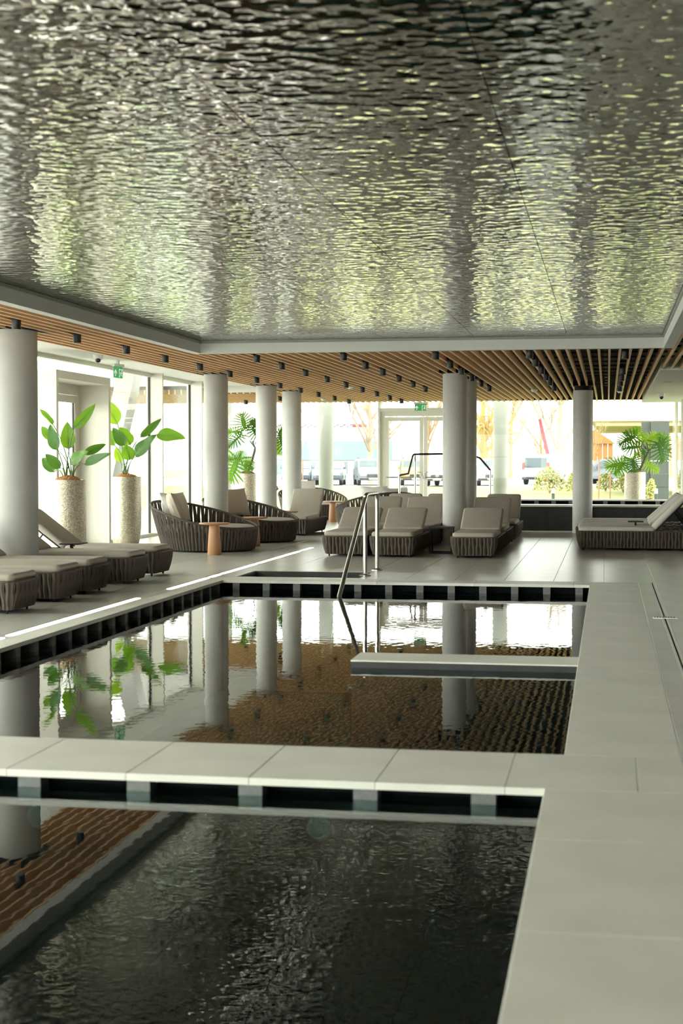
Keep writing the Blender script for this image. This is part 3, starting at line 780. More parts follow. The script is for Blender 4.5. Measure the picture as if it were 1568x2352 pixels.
for i in range(ND):
    th = 2 * math.pi * i / ND; sg = 1 if i % 2 else -1; h = hh(th); v = []; f = []; rows = 8
    for k in range(rows + 1):
        s = k / rows; z = h + (.03 - h) * s
        ph = z / .40 * 2 * math.pi
        r = rr_(th, z) + .010 * math.sin(math.pi * s); a = th + sg * .008 * math.sin(ph)
        dw = .0285 / r; tw = sg * .007 * math.sin(ph)
        v += [((r - .006 + tw) * math.cos(a - dw), (r - .006 + tw) * math.sin(a - dw), z), ((r + .010) * math.cos(a), (r + .010) * math.sin(a), z), ((r - .006 - tw) * math.cos(a + dw), (r - .006 - tw) * math.sin(a + dw), z)]
    for k in range(rows):
        for q in range(2): f.append((k * 3 + q, k * 3 + q + 1, k * 3 + 4 + q, k * 3 + 3 + q))
    DST.append(MB().add(v, f).mesh('strap', 'strap', True))
pts = [(rr_(2 * math.pi * i / 64, hh(2 * math.pi * i / 64)) * math.cos(2 * math.pi * i / 64), rr_(2 * math.pi * i / 64, hh(2 * math.pi * i / 64)) * math.sin(2 * math.pi * i / 64), hh(2 * math.pi * i / 64)) for i in range(65)]
DRIM = MB().tube(pts, .020, 8, False).mesh('rim', 'strap', True)
DSH = MB().lathe([(.70, .0), (.725, .02), (.755, .30)], 48).mesh('base', 'shell_dark', True)
DCU = MB().lathe([(.66, .302), (.745, .33), (.762, .365), (.745, .395), (.68, .415), (.3, .425), (.05, .427)], 48).mesh('seat_cushion', 'cushion_light', True)
def daybed(label, x, y, back, pillows=(), n=0):
    t = thing('daybed', label, 'daybed', (x, y, 0), back, 'round woven daybeds')
    b = ob('base', DSH, t)
    for s in DST: ob('strap', s, b)
    ob('rim', DRIM, t); ob('seat_cushion', DCU, t)
    for k, (a, r, z, m, tilt, lab) in enumerate(pillows):
        wa = back + a
        o = ob('pillow', PIL[m], None, (x + r * math.cos(wa), y + r * math.sin(wa), z), (tilt, 0, wa - math.pi / 2), (1, 1, 1))
        o.rotation_mode = 'XYZ'; tag(o, lab, 'pillow', 'daybed pillows')
D1 = (-6.43, 24.2)
daybed('round woven daybed nearest the pool, beside the first wooden table', *D1, R(163),
       [(R(-8), .72, .70, 'pillow_white', R(-20), 'pale back pillow tucked into the nearest round daybed'), (R(38), .55, .70, 'pillow_taupe', R(-22), 'taupe square pillow leaning in the nearest round daybed')])
daybed('second round woven daybed, half hidden behind a column', -6.35, 27.1, R(155),
       [(R(32), .72, .66, 'pillow_white', R(-20), 'white pillow in the second daybed left of the column'), (R(-14), .58, .70, 'pillow_taupe', R(-20), 'taupe pillow in the second daybed right of the column')])
daybed('round woven daybed behind the centre loungers, turned away', -4.98, 32.6, R(-50),
       [(R(150), .12, .675, 'pillow_white', R(-14), 'white pillow at the left of the turned away daybed'), (R(5), .66, .66, 'pillow_white', R(-20), 'white pillow in the middle of the turned away daybed'), (R(62), .60, .69, 'pillow_white', R(-20), 'white pillow at the right end of the turned away daybed')])
daybed('farthest round woven daybed, seen over the upright lounger', -7.25, 37.5, R(120),
       [(R(0), .66, .74, 'pillow_white', R(-20), 'white pillow in the farthest daybed above the upright lounger')])

# ------------------------------------------------------------------ tables
TT = MB().lathe([(.06, .468), (.20, .470), (.236, .478), (.242, .488), (.238, .497), (.225, .500)], 40).mesh('table_top', 'wood_table', True)
TB = MB().lathe([(.105, 0), (.108, .006), (.103, .15), (.092, .32), (.082, .44), (.075, .468)], 32).mesh('pedestal', 'wood_table', True)
for x, y, l in ((-6.01, 22.95, 'mushroom shaped wooden table in front of the nearest daybed'), (-5.96, 25.42, 'mushroom shaped wooden table between the two front daybeds'),
                (-6.08, 28.62, 'mushroom shaped wooden table at the foot of the upright lounger'), (-6.49, 36.0, 'farthest mushroom wooden table right of the upright lounger')):
    t = thing('side_table', l, 'side table', (x, y, 0), 0, 'round wooden side tables')
    ob('table_top', TT, t); ob('pedestal', TB, t)
t = thing('side_table', 'small black metal frame table beside the centre column', 'side table', (-2.58, 24.0, 0))
a = .17
for sx in (-a, a):
    for sy in (-a, a): MB().box(sx - .012, sx + .012, sy - .012, sy + .012, .024, .40).build('leg', 'black_metal', t)
m = MB()
for z in (0,):
    m.box(-a - .012, a + .012, -a - .012, -a + .012, z, z + .024); m.box(-a - .012, a + .012, a - .012, a + .012, z, z + .024); m.box(-a - .012, -a + .012, -a + .012, a - .012, z, z + .024); m.box(a - .012, a + .012, -a + .012, a - .012, z, z + .024)
m.build('foot_frame', 'black_metal', t)
MB().box(-a - .015, a + .015, -a - .015, a + .015, .40, .418).build('table_top', 'black_metal', t)

# ------------------------------------------------------------------ planters and plants
def planter(label, x, y, r, h):
    t = thing('planter', label, 'planter', (x, y, 0), 0, 'tall mosaic planters')
    MB().lathe([(r * .78, 0), (r * .82, .01), (r * .92, h * .10), (r * .985, h * .25), (r, h * .40), (r * .985, h * .97), (r * .975, h - .008), (r * .96, h), (r * .88, h), (r * .88, h - .06)], 56).build('pot', 'mosaic', t, True)
    m = MB(); v = []; f = []; n = 24; k = 6
    for i in range(k + 1):
        for j in range(n):
            q = i / k; zz = h - .03 + (.09 * (1 - q ** 2)) + random.uniform(-.012, .012) * (1 if i < k else 0)
            v.append((r * .87 * q * math.cos(2 * math.pi * j / n), r * .87 * q * math.sin(2 * math.pi * j / n), zz))
    for i in range(k):
        for j in range(n): f.append((i * n + j, i * n + (j + 1) % n, (i + 1) * n + (j + 1) % n, (i + 1) * n + j)[::-1])
    m.add(v, f).build('coir_mulch', 'coir', t)
    return t
def frame_from(d, nrm):
    y = d.normalized(); x = y.cross(nrm)
    if x.length < 1e-4: x = y.orthogonal()
    x.normalize(); z = x.cross(y)
    return Matrix((x, y, z)).transposed()
def paddle_leaf(L, W, fold, droop):
    n = 12; v = []; f = []
    for i in range(n + 1):
        s = i / n
        w = W * (math.sin(math.pi * min(1, s ** .72 * 1.0)) ** .72 if 0 < s < 1 else 0.004)
        z = -droop * s * s * L
        for q in (-1, -.5, 0, .5, 1): v.append((q * w, s * L, z + fold * abs(q) * w + .012 * math.sin(9 * s + q) * abs(q) * (W / .1)))
    for i in range(n):
        for k in range(4): f.append((i * 5 + k, i * 5 + k + 1, i * 5 + 6 + k, i * 5 + 5 + k))
    rib = MB().tube([(0, s / 8 * L, -droop * (s / 8) ** 2 * L - .002) for s in range(9)], [.006 - .0055 * s / 8 for s in range(9)], 5)
    return v, f, rib
def strelitzia(label, base, soil_z, leaves):
    t = thing('bird_of_paradise', label, 'plant', base)
    B = Vector(base)
    for (bx, by, bz, tx, ty, tz, wid, mt, tw) in leaves:
        b = Vector((bx, by, bz)) - B; e = Vector((tx, ty, tz)) - B; d = e - b; L = d.length
        v, f, rib = paddle_leaf(L, wid * 1.18, .25, .10)
        nrm = Matrix.Rotation(tw, 3, d.normalized()) @ Vector((.15, -.85, .5))
        Mx = frame_from(d, nrm)
        V = [tuple(b + Mx @ Vector(p)) for p in v]
        lf = MB().add(V, f).build('leaf', mt, t, True)
        rib.v = [tuple(b + Mx @ Vector(p)) for p in rib.v]; rib.build('midrib', 'stem_green', lf, True)
        s0 = Vector((random.uniform(-.06, .06), random.uniform(-.06, .06), soil_z))
        mid = s0 * .5 + b * .5 + Vector((0, 0, .10 + .15 * (b - s0).xy.length)) - Vector((b.x - s0.x, b.y - s0.y, 0)) * .18
        pts = [s0 * (1 - s) ** 2 + mid * 2 * s * (1 - s) + b * s * s for s in [k / 7 for k in range(8)]]
        MB().tube(pts, [.011 - .006 * k / 7 for k in range(8)], 6).build('stem', 'stem_green', t, True)

# image-plane measurements turned into positions at the planter's own depth
_f = 3500.; _yw = math.atan(611 / _f); _pt = math.atan(116 / _f)
_Rv = Vector((math.cos(_yw), math.sin(_yw), 0)); _Fv = Vector((-math.sin(_yw) * math.cos(_pt), math.cos(_yw) * math.cos(_pt), -math.sin(_pt))); _Uv = _Rv.cross(_Fv)
def atY(px, py, Y):
    d = _Fv + _Rv * ((px - 784) / _f) - _Uv * ((py - 1176) / _f)
    return Vector((0, 0, 1.45)) + d * (Y / d.y)
def leaves_at(Y, rows):
    out = []
    for (x0, y0, x1, y1, w, mt, dy, dy2, tw) in rows:
        a, b = atY(x0, y0, Y + dy), atY(x1, y1, Y + dy2)
        out.append((a.x, a.y, a.z, b.x, b.y, b.z, w * Y / _f, mt, R(tw)))
    return out
G, Dk, Br = 'leaf_green', 'leaf_dark', 'leaf_bright'
PX1, PY1 = -7.75, 21.2
planter('nearer tall mosaic planter, left, in front of the cream door', PX1, PY1, .265, 1.185)
strelitzia('bird of paradise plant in the planter by the cream door', (PX1, PY1, 1.19), .02, leaves_at(PY1, [
    (171, 983, 218, 931, 11, G, -.1, -.25, 50), (157, 1032, 154, 969, 15, G, .05, 0, 5), (131, 1034, 113, 976, 13, Dk, -.1, -.15, -25), (121, 975, 93, 936, 9, G, .1, .15, 40),
    (115, 1010, 96, 978, 9, G, .15, .2, 0), (138, 1076, 105, 1043, 11, Dk, -.15, -.25, -10), (124, 1084, 97, 1049, 12, Dk, .1, .2, 0), (162, 1064, 199, 1035, 14, G, -.1, -.2, -5), (193, 1043, 243, 1019, 9, Dk, .15, .3, 20), (194, 1066, 250, 1040, 10, Dk, -.15, -.3, 10)]))
PX2, PY2 = -8.26, 25.5
planter('farther tall mosaic planter between the door portal and the daybeds', PX2, PY2, .265, 1.185)
strelitzia('bird of paradise plant in the planter right of the door portal', (PX2, PY2, 1.19), .02, leaves_at(PY2, [
    (270, 974, 238, 916, 17, Br, -.1, .05, 0), (263, 1023, 240, 982, 13, G, .05, .1, 0), (287, 1023, 259, 983, 12, Dk, -.15, -.25, -20), (300, 1022, 275, 980, 14, G, 0, -.05, 10), (299, 1056, 288, 1021, 14, G, -.2, -.25, 5),
    (277, 1061, 266, 1028, 9, Br, .15, .15, 0), (322, 1004, 371, 962, 8, Dk, .05, .1, 40), (311, 1050, 354, 997, 16, Dk, -.15, -.2, -15), (360, 998, 424, 1003, 15, G, 0, -.1, 0)]))

def philo_leaf():
    """deeply lobed philodendron leaf, unit length along +y"""
    m = MB(); v = []; f = []
    n = 10
    for i in range(n + 1):       # central blade
        s = i / n; w = .10 * math.sin(math.pi * (s * .9 + .08)) + .01
        v += [(-w, s * .86, -.10 * s * s), (0, s * .86, -.10 * s * s + .012), (w, s * .86, -.10 * s * s)]
    for i in range(n):
        for k in range(2): f.append((i * 3 + k, i * 3 + k + 1, i * 3 + 4 + k, i * 3 + 3 + k))
    m.add(v, f)
    for side in (-1, 1):
        for i in range(9):
            s = i / 8; y0 = .02 + .80 * s
            ang = R(118 - 98 * s) ; ln = .62 * (1 - .55 * (s - .30) ** 2 * 2.2) * (.9 if s > .9 else 1)
            d = Vector((side * math.sin(ang), math.cos(ang), 0)); p = Vector((-d.y, d.x, 0)) if side > 0 else Vector((d.y, -d.x, 0))
            wv = .036
            b = Vector((side * .03, y0, -.10 * y0 * y0)); pts = []
            for q, ww in ((0, .8), (.35, 1.05), (.7, .85), (.92, .45), (1.0, .05)):
                c = b + d * ln * q + Vector((0, 0, -.16 * q * q * ln + .05 * q * ln))
                pts += [c - p * wv * ww, c + p * wv * ww]
            fs = [(2 * k, 2 * k + 1, 2 * k + 3, 2 * k + 2) for k in range(4)]
            m.add(pts, fs)
    d = []
    m.add([(-.025, .8, -.066), (.025, .8, -.066), (.02, .95, -.09), (0, 1.02, -.11), (-.02, .95, -.09)], [(0, 1, 2, 3, 4)])
    return m
PHM = {k: philo_leaf().mesh('leaf', k, True) for k in (G, Dk, Br)}
def philodendron(label, base, Y, leaves, trunk):
    t = thing('philodendron', label, 'plant', base); B = Vector(base)
    tp = [atY(px, py, Y + dy) - B for px, py, dy in trunk]
    MB().tube(tp, [.030 - .014 * k / (len(tp) - 1) for k in range(len(tp))], 8).build('trunk', 'trunk_brown', t, True)
    for (x0, y0, x1, y1, mt, dy, dy2, tw, org, ws) in leaves:
        a, b = atY(x0, y0, Y + dy) - B, atY(x1, y1, Y + dy2) - B; d = b - a; L = d.length * 1.22
        nrm = Matrix.Rotation(R(tw), 3, d.normalized()) @ Vector((.1, -.8, .55))
        Mx = frame_from(d, nrm).to_4x4()
        o = ob('leaf', PHM[mt], t); o.matrix_local = Matrix.Translation(a) @ Mx @ Matrix.Diagonal((L * ws, L, L, 1))
        s0 = tp[org]; mid = (s0 + a) / 2 + Vector((0, 0, .08))
        pts = [s0 * (1 - s) ** 2 + mid * 2 * s * (1 - s) + a * s * s for s in [k / 5 for k in range(6)]]
        MB().tube(pts, .007, 5).build('stem', 'trunk_brown', t, True)
p3 = atY(567, 1087, 35.0)
planter('mosaic planter half hidden between the left columns', p3.x, 35.0, .27, 1.17)
c5 = lambda x, y: (500 + x * .1403, 920 + y * .1403)
philodendron('philodendron with lobed leaves behind the left columns', (p3.x, 35.0, 1.17), 35.0, [
    (*c5(445, 470), *c5(400, 245), G, 0, -.1, 0, 2, 1.25), (*c5(470, 440), *c5(600, 330), G, .1, .15, 20, 2, 1.0), (*c5(400, 520), *c5(190, 500), G, .1, .2, -10, 2, .8), (*c5(390, 560), *c5(190, 720), Dk, -.1, -.2, 10, 2, .8), (*c5(560, 430), *c5(680, 640), Dk, 0, .1, 0, 3, .9),
    (*c5(700, 420), *c5(760, 200), G, .2, .3, 0, 3, 1.0), (*c5(1020, 570), *c5(1100, 790), Dk, -.1, -.2, 0, 4, 1.2), (*c5(990, 560), *c5(1190, 530), G, .1, .1, 0, 4, 1.1), (*c5(990, 560), *c5(1075, 440), Dk, .1, .2, 20, 4, 1.2), (*c5(975, 640), *c5(985, 860), Br, .2, .3, 0, 4, 1.0), (*c5(640, 470), *c5(560, 330), Dk, -.1, -.1, 0, 3, 1.0),
    (*c5(330, 940), *c5(200, 1260), G, -.1, -.3, 0, 0, 1.1), (*c5(330, 950), *c5(170, 960), Dk, .1, .1, 0, 0, 1.1), (*c5(350, 960), *c5(380, 840), G, .1, .2, 0, 0, 1.2), (*c5(430, 1040), *c5(560, 990), Br, 0, .1, 0, 0, 1.5), (*c5(450, 1040), *c5(560, 1120), G, -.1, -.1, 0, 0, 1.2)],
    [(567, 1088, 0), (578, 1060, 0), (586, 1030, .05), (600, 1010, .05), (640, 1010, .05)])
p4 = atY(1458, 1084, 38.5)
planter('mosaic planter at right behind the raised pool', p4.x, 38.5, .26, 1.19)
c6 = lambda x, y: (1380 + x * .1199, 940 + y * .1199)
philodendron('philodendron with lobed leaves at right behind the raised pool', (p4.x, 38.5, 1.19), 38.5, [
    (*c6(640, 520), *c6(370, 640), Dk, -.1, -.2, 0, 2, 1.0), (*c6(650, 530), *c6(690, 360), G, .1, .2, 0, 2, 1.3), (*c6(600, 560), *c6(470, 440), Dk, .1, .2, 0, 2, 1.2), (*c6(770, 720), *c6(450, 730), Dk, -.15, -.25, 0, 2, .85), (*c6(870, 640), *c6(1050, 480), Br, .2, .35, 0, 2, 1.0),
    (*c6(850, 620), *c6(780, 470), Br, .25, .3, 0, 2, 1.0), (*c6(800, 760), *c6(840, 940), Dk, .1, .1, 0, 2, .9), (*c6(440, 1040), *c6(140, 1080), G, 0, -.1, 0, 0, 1.05), (*c6(430, 1030), *c6(280, 1220), G, -.1, -.2, 0, 0, 1.0), (*c6(600, 960), *c6(640, 1160), Dk, -.2, -.3, 0, 0, 1.2),
    (*c6(590, 980), *c6(680, 850), G, -.1, -.1, 0, 0, 1.3), (*c6(570, 1000), *c6(440, 890), G, .1, .1, 0, 0, 1.1), (*c6(1110, 640), *c6(1185, 960), Dk, -.1, -.15, 0, 2, 1.05), (*c6(1120, 640), *c6(1300, 760), Dk, .1, .1, 0, 2, 1.0), (*c6(1120, 660), *c6(1120, 540), G, .1, .2, 0, 2, 1.3), (*c6(1290, 610), *c6(1130, 470), G, .2, .3, 0, 2, .9),
    (*c6(840, 1030), *c6(1070, 1150), Br, .1, .1, 0, 1, .9)],
    [(*c6(740, 1170), 0), (*c6(830, 960), 0), (*c6(905, 800), 0)])

# ------------------------------------------------------------------ signs and cameras
def running_sign(label, x, y, z, rz, w, h):
    t = thing('exit_sign', label, 'exit sign', (x, y, z), rz, 'green exit signs')
    MB().box(-w / 2 - .02, w / 2 + .02, -.03, .03, h / 2 + .03, h / 2 + .075).build('housing', 'white_plastic', t)
    MB().box(-w / 2, w / 2, -.008, .008, -h / 2, h / 2 + .03).build('panel', 'exit_green', t)
    m = MB(); q = h / .17       # arrow on the left
    ax = -w * .33
    m.prism([(ax - .012 * q, -.06 * q), (ax + .012 * q, -.06 * q), (ax + .012 * q, .02 * q), (ax + .05 * q, -.015 * q), (ax + .05 * q, .018 * q), (ax, .068 * q), (ax - .05 * q, .018 * q), (ax - .05 * q, -.015 * q), (ax - .012 * q, .02 * q)], 'y', -.011, -.0085)
    m.build('arrow', 'exit_white', t)
    bx = w * .30; m = MB()
    m.box(bx - .075 * q, bx - .06 * q, -.011, -.0085, -.075 * q, .075 * q); m.box(bx + .06 * q, bx + .075 * q, -.011, -.0085, -.075 * q, .075 * q); m.box(bx - .06 * q, bx + .06 * q, -.011, -.0085, .06 * q, .075 * q)
    m.build('doorway', 'exit_white', t)
    m = MB()
    m.prism([(bx + .018 * q + .014 * q * math.cos(k * .785), .042 * q + .014 * q * math.sin(k * .785)) for k in range(8)], 'y', -.011, -.0085)
    m.prism([(bx - .012 * q, .022 * q), (bx + .02 * q, .022 * q), (bx + .008 * q, -.022 * q), (bx - .02 * q, -.020 * q)], 'y', -.011, -.0085)
    for a, b, c, d in ((bx + .01 * q, .016 * q, bx + .045 * q, -.002 * q), (bx - .008 * q, .018 * q, bx - .045 * q, .0), (bx + .002 * q, -.02 * q, bx + .036 * q, -.045 * q), (bx - .012 * q, -.02 * q, bx - .045 * q, -.06 * q)):
        m.prism([(a - .006 * q, b), (a + .008 * q, b + .006 * q), (c + .006 * q, d), (c - .006 * q, d - .006 * q)], 'y', -.011, -.0085)
    m.build('running_figure', 'exit_white', t)
e = atY(966, 937, 38.6)
running_sign('green exit sign with arrow over the rear exit door', e.x, 38.6, e.z, 0, .31, .14)
MB().box(-.02, .02, -.02, .02, 0, .1).build('stem', 'white_plastic', bpy.data.objects['exit_sign'], loc=(0, 0, .14))
d = Vector((-8.05, 24.1, 0))
running_sign('green exit sign seen edge-on hanging by the left glazing', -8.1, 24.6, 2.93, R(80), .30, .16)
MB().box(-.02, .02, -.02, .02, 0, .1).build('stem', 'white_plastic', bpy.data.objects['exit_sign.001'], loc=(0, 0, .155))
def camera_dome(label, x, y, z):
    t = thing('security_camera', label, 'camera', (x, y, z), 0, 'dome cameras')
    MB().lathe([(.05, -.09), (.075, -.06), (.08, -.02), (.085, 0)], 24).build('housing', 'white_plastic', t, True)
    m = MB(); v = []; 
    prof = [(.002, -.045)] + [(.045 * math.sin(R(a)), -.045 * math.cos(R(a))) for a in range(15, 181, 15)]
    m.lathe([(max(r, .001), zz) for r, zz in prof], 18).build('lens_ball', 'camera_black', t, True, loc=(.01, -.03, -.085))
camera_dome('small white dome camera on the soffit left of the exit sign', -8.0, 23.3 - .0, 3.15)
c = (1.05, 34.5)
camera_dome('small white dome camera on the dropped ceiling at right', 1.15, 34.4, 2.95)

# ------------------------------------------------------------------ outdoors
struct(MB().box(-13.6, 6, BKY + .35, 46.0, 4.7, 5.4).build('roof_overhang', 'gypsum'), 'white roof overhang on columns outside the rear glazing')
struct(MB().box(-140, 120, BKY + .1, 260, -.35, -.08).build('lawn', 'lawn'), 'sunlit lawn behind the building')
struct(MB().box(-140, GLX - .15, -60, BKY + .1, -.35, -.08).build('ground_left', 'asphalt'), 'pale paving outside the left glazing')
struct(MB().box(RX + .3, 120, -60, BKY + .1, -.35, -.08).build('ground_right', 'lawn'), 'lawn beside the building')
struct(MB().box(-140, 120, 92, 135, -.08, -.06).build('parking_lot', 'asphalt'), 'pale car park beyond the lawn')

def car(label, x, y, rz, paint, kind='suv', face=1, star=False):
    t = thing('car' if kind != 'van' else 'van', label, 'car' if kind != 'van' else 'van', (x, y, -.06), rz, 'parked vehicles')
    L, W, Hh = {'suv': (4.5, 1.82, 1.68), 'sedan': (4.6, 1.84, 1.45), 'van': (4.9, 1.9, 2.0)}[kind]
    h = W / 2
    if kind == 'van':
        prof = [(0, .35), (0, 1.0), (.08, 1.85), (.25, 1.98), (3.2, 2.0), (3.75, 1.85), (4.25, 1.15), (4.8, .98), (4.9, .7), (4.9, .35)]
        side = [(3.1, 1.2), (3.1, 1.78), (3.62, 1.74), (4.05, 1.2)]
    elif kind == 'suv':
        prof = [(0, .35), (0, .95), (.12, 1.05), (.30, 1.58), (.55, 1.67), (2.5, 1.68), (2.9, 1.62), (3.45, 1.12), (4.3, .98), (4.5, .75), (4.5, .35)]
        side = [(.35, 1.10), (.55, 1.55), (2.6, 1.57), (3.2, 1.12)]
    else:
        prof = [(0, .33), (0, .85), (.1, .98), (.7, 1.05), (1.25, 1.40), (1.9, 1.45), (2.6, 1.38), (3.3, 1.0), (4.4, .82), (4.6, .6), (4.6, .33)]
        side = [(.9, 1.06), (1.35, 1.34), (2.5, 1.33), (3.1, 1.02)]
    m = MB(); n = len(prof); v = []; f = []
    for xx, inset in ((-h, .10), (-h, 0), (h, 0), (h, .10)):
        pass
    def pt(p, sx):
        z = p[1]; tum = max(0, (z - .95)) * .16
        return (sx * (h - tum), p[0] - L / 2, z)
    v = [pt(p, -1) for p in prof] + [pt(p, 1) for p in prof]
    f = [tuple(range(n)), tuple(range(n, 2 * n))[::-1]] + [(i, n + i, n + (i + 1) % n, (i + 1) % n) for i in range(n)]
    m.add(v, f).build('body', paint, t)
    for s in (-1, 1):
        vv = []
        for p in side:
            q = pt(p, s); vv.append((q[0] + s * .012, q[1], q[2]))
        m = MB().add(vv, [(0, 1, 2, 3)]); m.build('side_window', 'car_glass', t)
    # windscreens: rear and front slopes
    def glass_between(i, nm):
        a, b = prof[i], prof[i + 1]
        nx, nz = -(b[1] - a[1]), (b[0] - a[0]); l = math.hypot(nx, nz); nx, nz = nx / l * .012, nz / l * .012
        q = []
        for s, sx in ((.12, -1), (.12, 1), (.88, 1), (.88, -1)):
            p = (a[0] + (b[0] - a[0]) * s, a[1] + (b[1] - a[1]) * s); w = pt(p, sx)
            q.append((w[0] * .88, w[1] + nx, w[2] + nz))
        MB().add(q, [(0, 1, 2, 3)]).build(nm, 'car_glass', t)
    if kind == 'van': glass_between(1, 'rear_window'); glass_between(5, 'windscreen')
    elif kind == 'suv': glass_between(2, 'rear_window'); glass_between(6, 'windscreen')
    else: glass_between(3, 'rear_window'); glass_between(6, 'windscreen')
    for sx in (-1, 1):
        for yy in (.85, L - .9):
            mm = MB().lathe([(.20, 0), (.31, .0), (.33, .03), (.33, .19), (.31, .22), (.2, .22)], 24)
            mm.v = [(sx * (h - .20 + c_) if True else 0, a_ + yy - L / 2, b_ + .33) for a_, b_, c_ in mm.v]
            wl = mm.build('wheel', 'tyre', t, True)
            mm = MB().lathe([(.04, .222), (.19, .222), (.20, .215)], 16); mm.v = [(sx * (h - .20 + c_), a_ + yy - L / 2, b_ + .33) for a_, b_, c_ in mm.v]; mm.build('hubcap', 'rim', wl, True)
    fy = L / 2
    for sx in (-1, 1):
        MB().box(sx * .60 - .20, sx * .60 + .20, fy - .12, fy + .012, .64, .78).build('headlight', 'lamp_clear', t)
        zz = (1.0, 1.45) if kind == 'van' else (.80, .98)
        MB().box(sx * (h - .12) - .09, sx * (h - .12) + .09, -fy - .012, -fy + .1, *zz).build('tail_light', 'lamp_red', t)
        MB().box(sx * (h + .02), sx * (h + .17), fy - 1.35 - (.2 if kind != 'sedan' else .1), fy - 1.22 - (.2 if kind != 'sedan' else .1), 1.02, 1.16).build('mirror', paint, t)
    MB().box(-.40, .40, fy - .05, fy + .014, .50, .70).build('grille', 'tyre', t)
    MB().box(-h + .06, h - .06, fy - .02, fy + .03, .33, .46).build('bumper', 'tyre', t); MB().box(-h + .06, h - .06, -fy - .03, -fy + .02, .33, .50).build('bumper', 'tyre', t)
    MB().box(-.26, .26, fy + .03, fy + .04, .38, .48).build('number_plate', 'lamp_clear', t); MB().box(-.26, .26, -fy - .02, -fy - .012, .70, .82).build('number_plate', 'lamp_clear', t)
    if kind == 'suv':
        for sx in (-1, 1): MB().box(sx * (h - .2) - .02, sx * (h - .2) + .02, -fy + .7, -fy + 2.5, 1.70, 1.75).build('roof_rail', 'tyre', t)
    if star:
        m = MB(); rr = .10
        ring = [(rr * math.cos(2 * math.pi * k / 20), fy + .02, .60 + rr * math.sin(2 * math.pi * k / 20)) for k in range(21)]
        m.tube(ring, .010, 6, False)
        for k in range(3):
            a = R(90 + 120 * k); m.tube([(0, fy + .02, .60), (rr * math.cos(a), fy + .02, .60 + rr * math.sin(a))], [.02, .004], 6)
        m.build('emblem', 'lamp_clear', t)
FC = math.pi       # local +y is the car's front; facing the building
car('silver car with roof rails parked left of the exit door', -15.0, 96.5, FC + R(14), 'car_silver', 'suv')
car('yellowish car seen through the left leaf of the exit door', -12.2, 97.0, FC + R(10), 'car_gold', 'suv')
car('white car with a ring emblem seen through the right leaf of the exit door', -9.9, 94.0, FC - R(6), 'car_white', 'sedan', star=True)
car('white car seen between the centre columns and the rear column', -7.2, 96.5, FC + R(4), 'car_white', 'suv')
car('white delivery van seen from behind right of the rear column', -4.1, 102.0, R(-12), 'car_white', 'van')
car('pale blue car partly behind the potted plant at right', .2, 104.0, R(75), 'car_silver', 'suv')
car('dark blue car at the far left of the car park', -20.0, 98.0, FC + R(8), 'car_blue', 'sedan')
car('dark car between the rear columns at left', -17.7, 97.0, FC + R(6), 'car_blue', 'sedan')

def tree(label, x, y, h, r, mt, spread=.6, seed=0, droop=0., name='bare_tree'):
    rnd = random.Random(seed); t = thing(name, label, 'tree', (x, y, -.08))
    trunk = [Vector((0, 0, 0))]
    for k in range(6): trunk.append(trunk[-1] + Vector((rnd.uniform(-.1, .1) * spread, rnd.uniform(-.1, .1), h / 8)))
    MB().tube(trunk, [r * (1 - .10 * k) for k in range(7)], 8).build('trunk', mt, t, True)
    m = MB()
    def br(p, d, l, rr, lev):
        pts = [p]; dd = d.copy()
        for k in range(4):
            dd = (dd + Vector((rnd.uniform(-.22, .22), rnd.uniform(-.22, .22), rnd.uniform(-.05, .18) - droop * lev))).normalized(); pts.append(pts[-1] + dd * l / 4)
        m.tube(pts, [rr * (1 - .17 * k) for k in range(5)], 5 if lev < 2 else 3, False)
        if lev < 3:
            for k in range(4 if lev else 4):
                i = rnd.randint(1, 4); q = Vector((rnd.uniform(-1, 1), rnd.uniform(-1, 1), rnd.uniform(.0, .8))).normalized()
                br(pts[i], (dd * .6 + q * spread).normalized(), l * rnd.uniform(.5, .75), rr * .45, lev + 1)
    for k in range(8):
        i = rnd.randint(2, 6); a = rnd.uniform(0, 2 * math.pi)
        br(trunk[i], Vector((math.cos(a) * spread, math.sin(a) * spread, .8)).normalized(), h * rnd.uniform(.3, .5), r * .5, 0)
    o = m.build('branches', mt, t); return t
tree('bare tree left of the exit door with pale trunk', -16.0, 103, 8.5, .22, 'bark_pale', .55, 1)
tree('large bare tree right of the rear column above the van', -3.5, 112, 9.0, .30, 'bark_pale', .65, 2)
tree('golden weeping tree beside the rear column', -9.4, 118, 8.0, .40, 'willow', .7, 3, .35)
tree('hazy bare tree behind the exit door glass', -14.5, 124, 9.0, .2, 'bark_tan', .6, 4)
tree('hazy bare tree behind the right exit leaf', -8.8, 140, 8.0, .2, 'bark_tan', .6, 5)
tree('hazy tan tree at the far right beyond the car park', 2.5, 125, 7.0, .22, 'bark_tan', .6, 6)
for k, (x, y, l) in enumerate(((-22, 150, 'hazy bare tree above the low hall at far left'), (-6.2, 146, 'hazy bare tree between the weeping tree and the van'), (-1.2, 150, 'hazy bare tree behind the orange play house'), (-11.5, 152, 'hazy bare tree beyond the emblem car'), (6, 150, 'hazy bare tree behind the white wing'))):
    tree(l, x, y, 7.5, .2, 'bark_tan', .75, 20 + k)
tree('thin sapling with stakes left of the rear columns', -14.4, 70, 4.6, .03, 'bark_tan', .25, 7, name='sapling')
tree('thin sapling in front of the right hand building', -.6, 63, 4.2, .03, 'bark_tan', .25, 8, name='sapling')
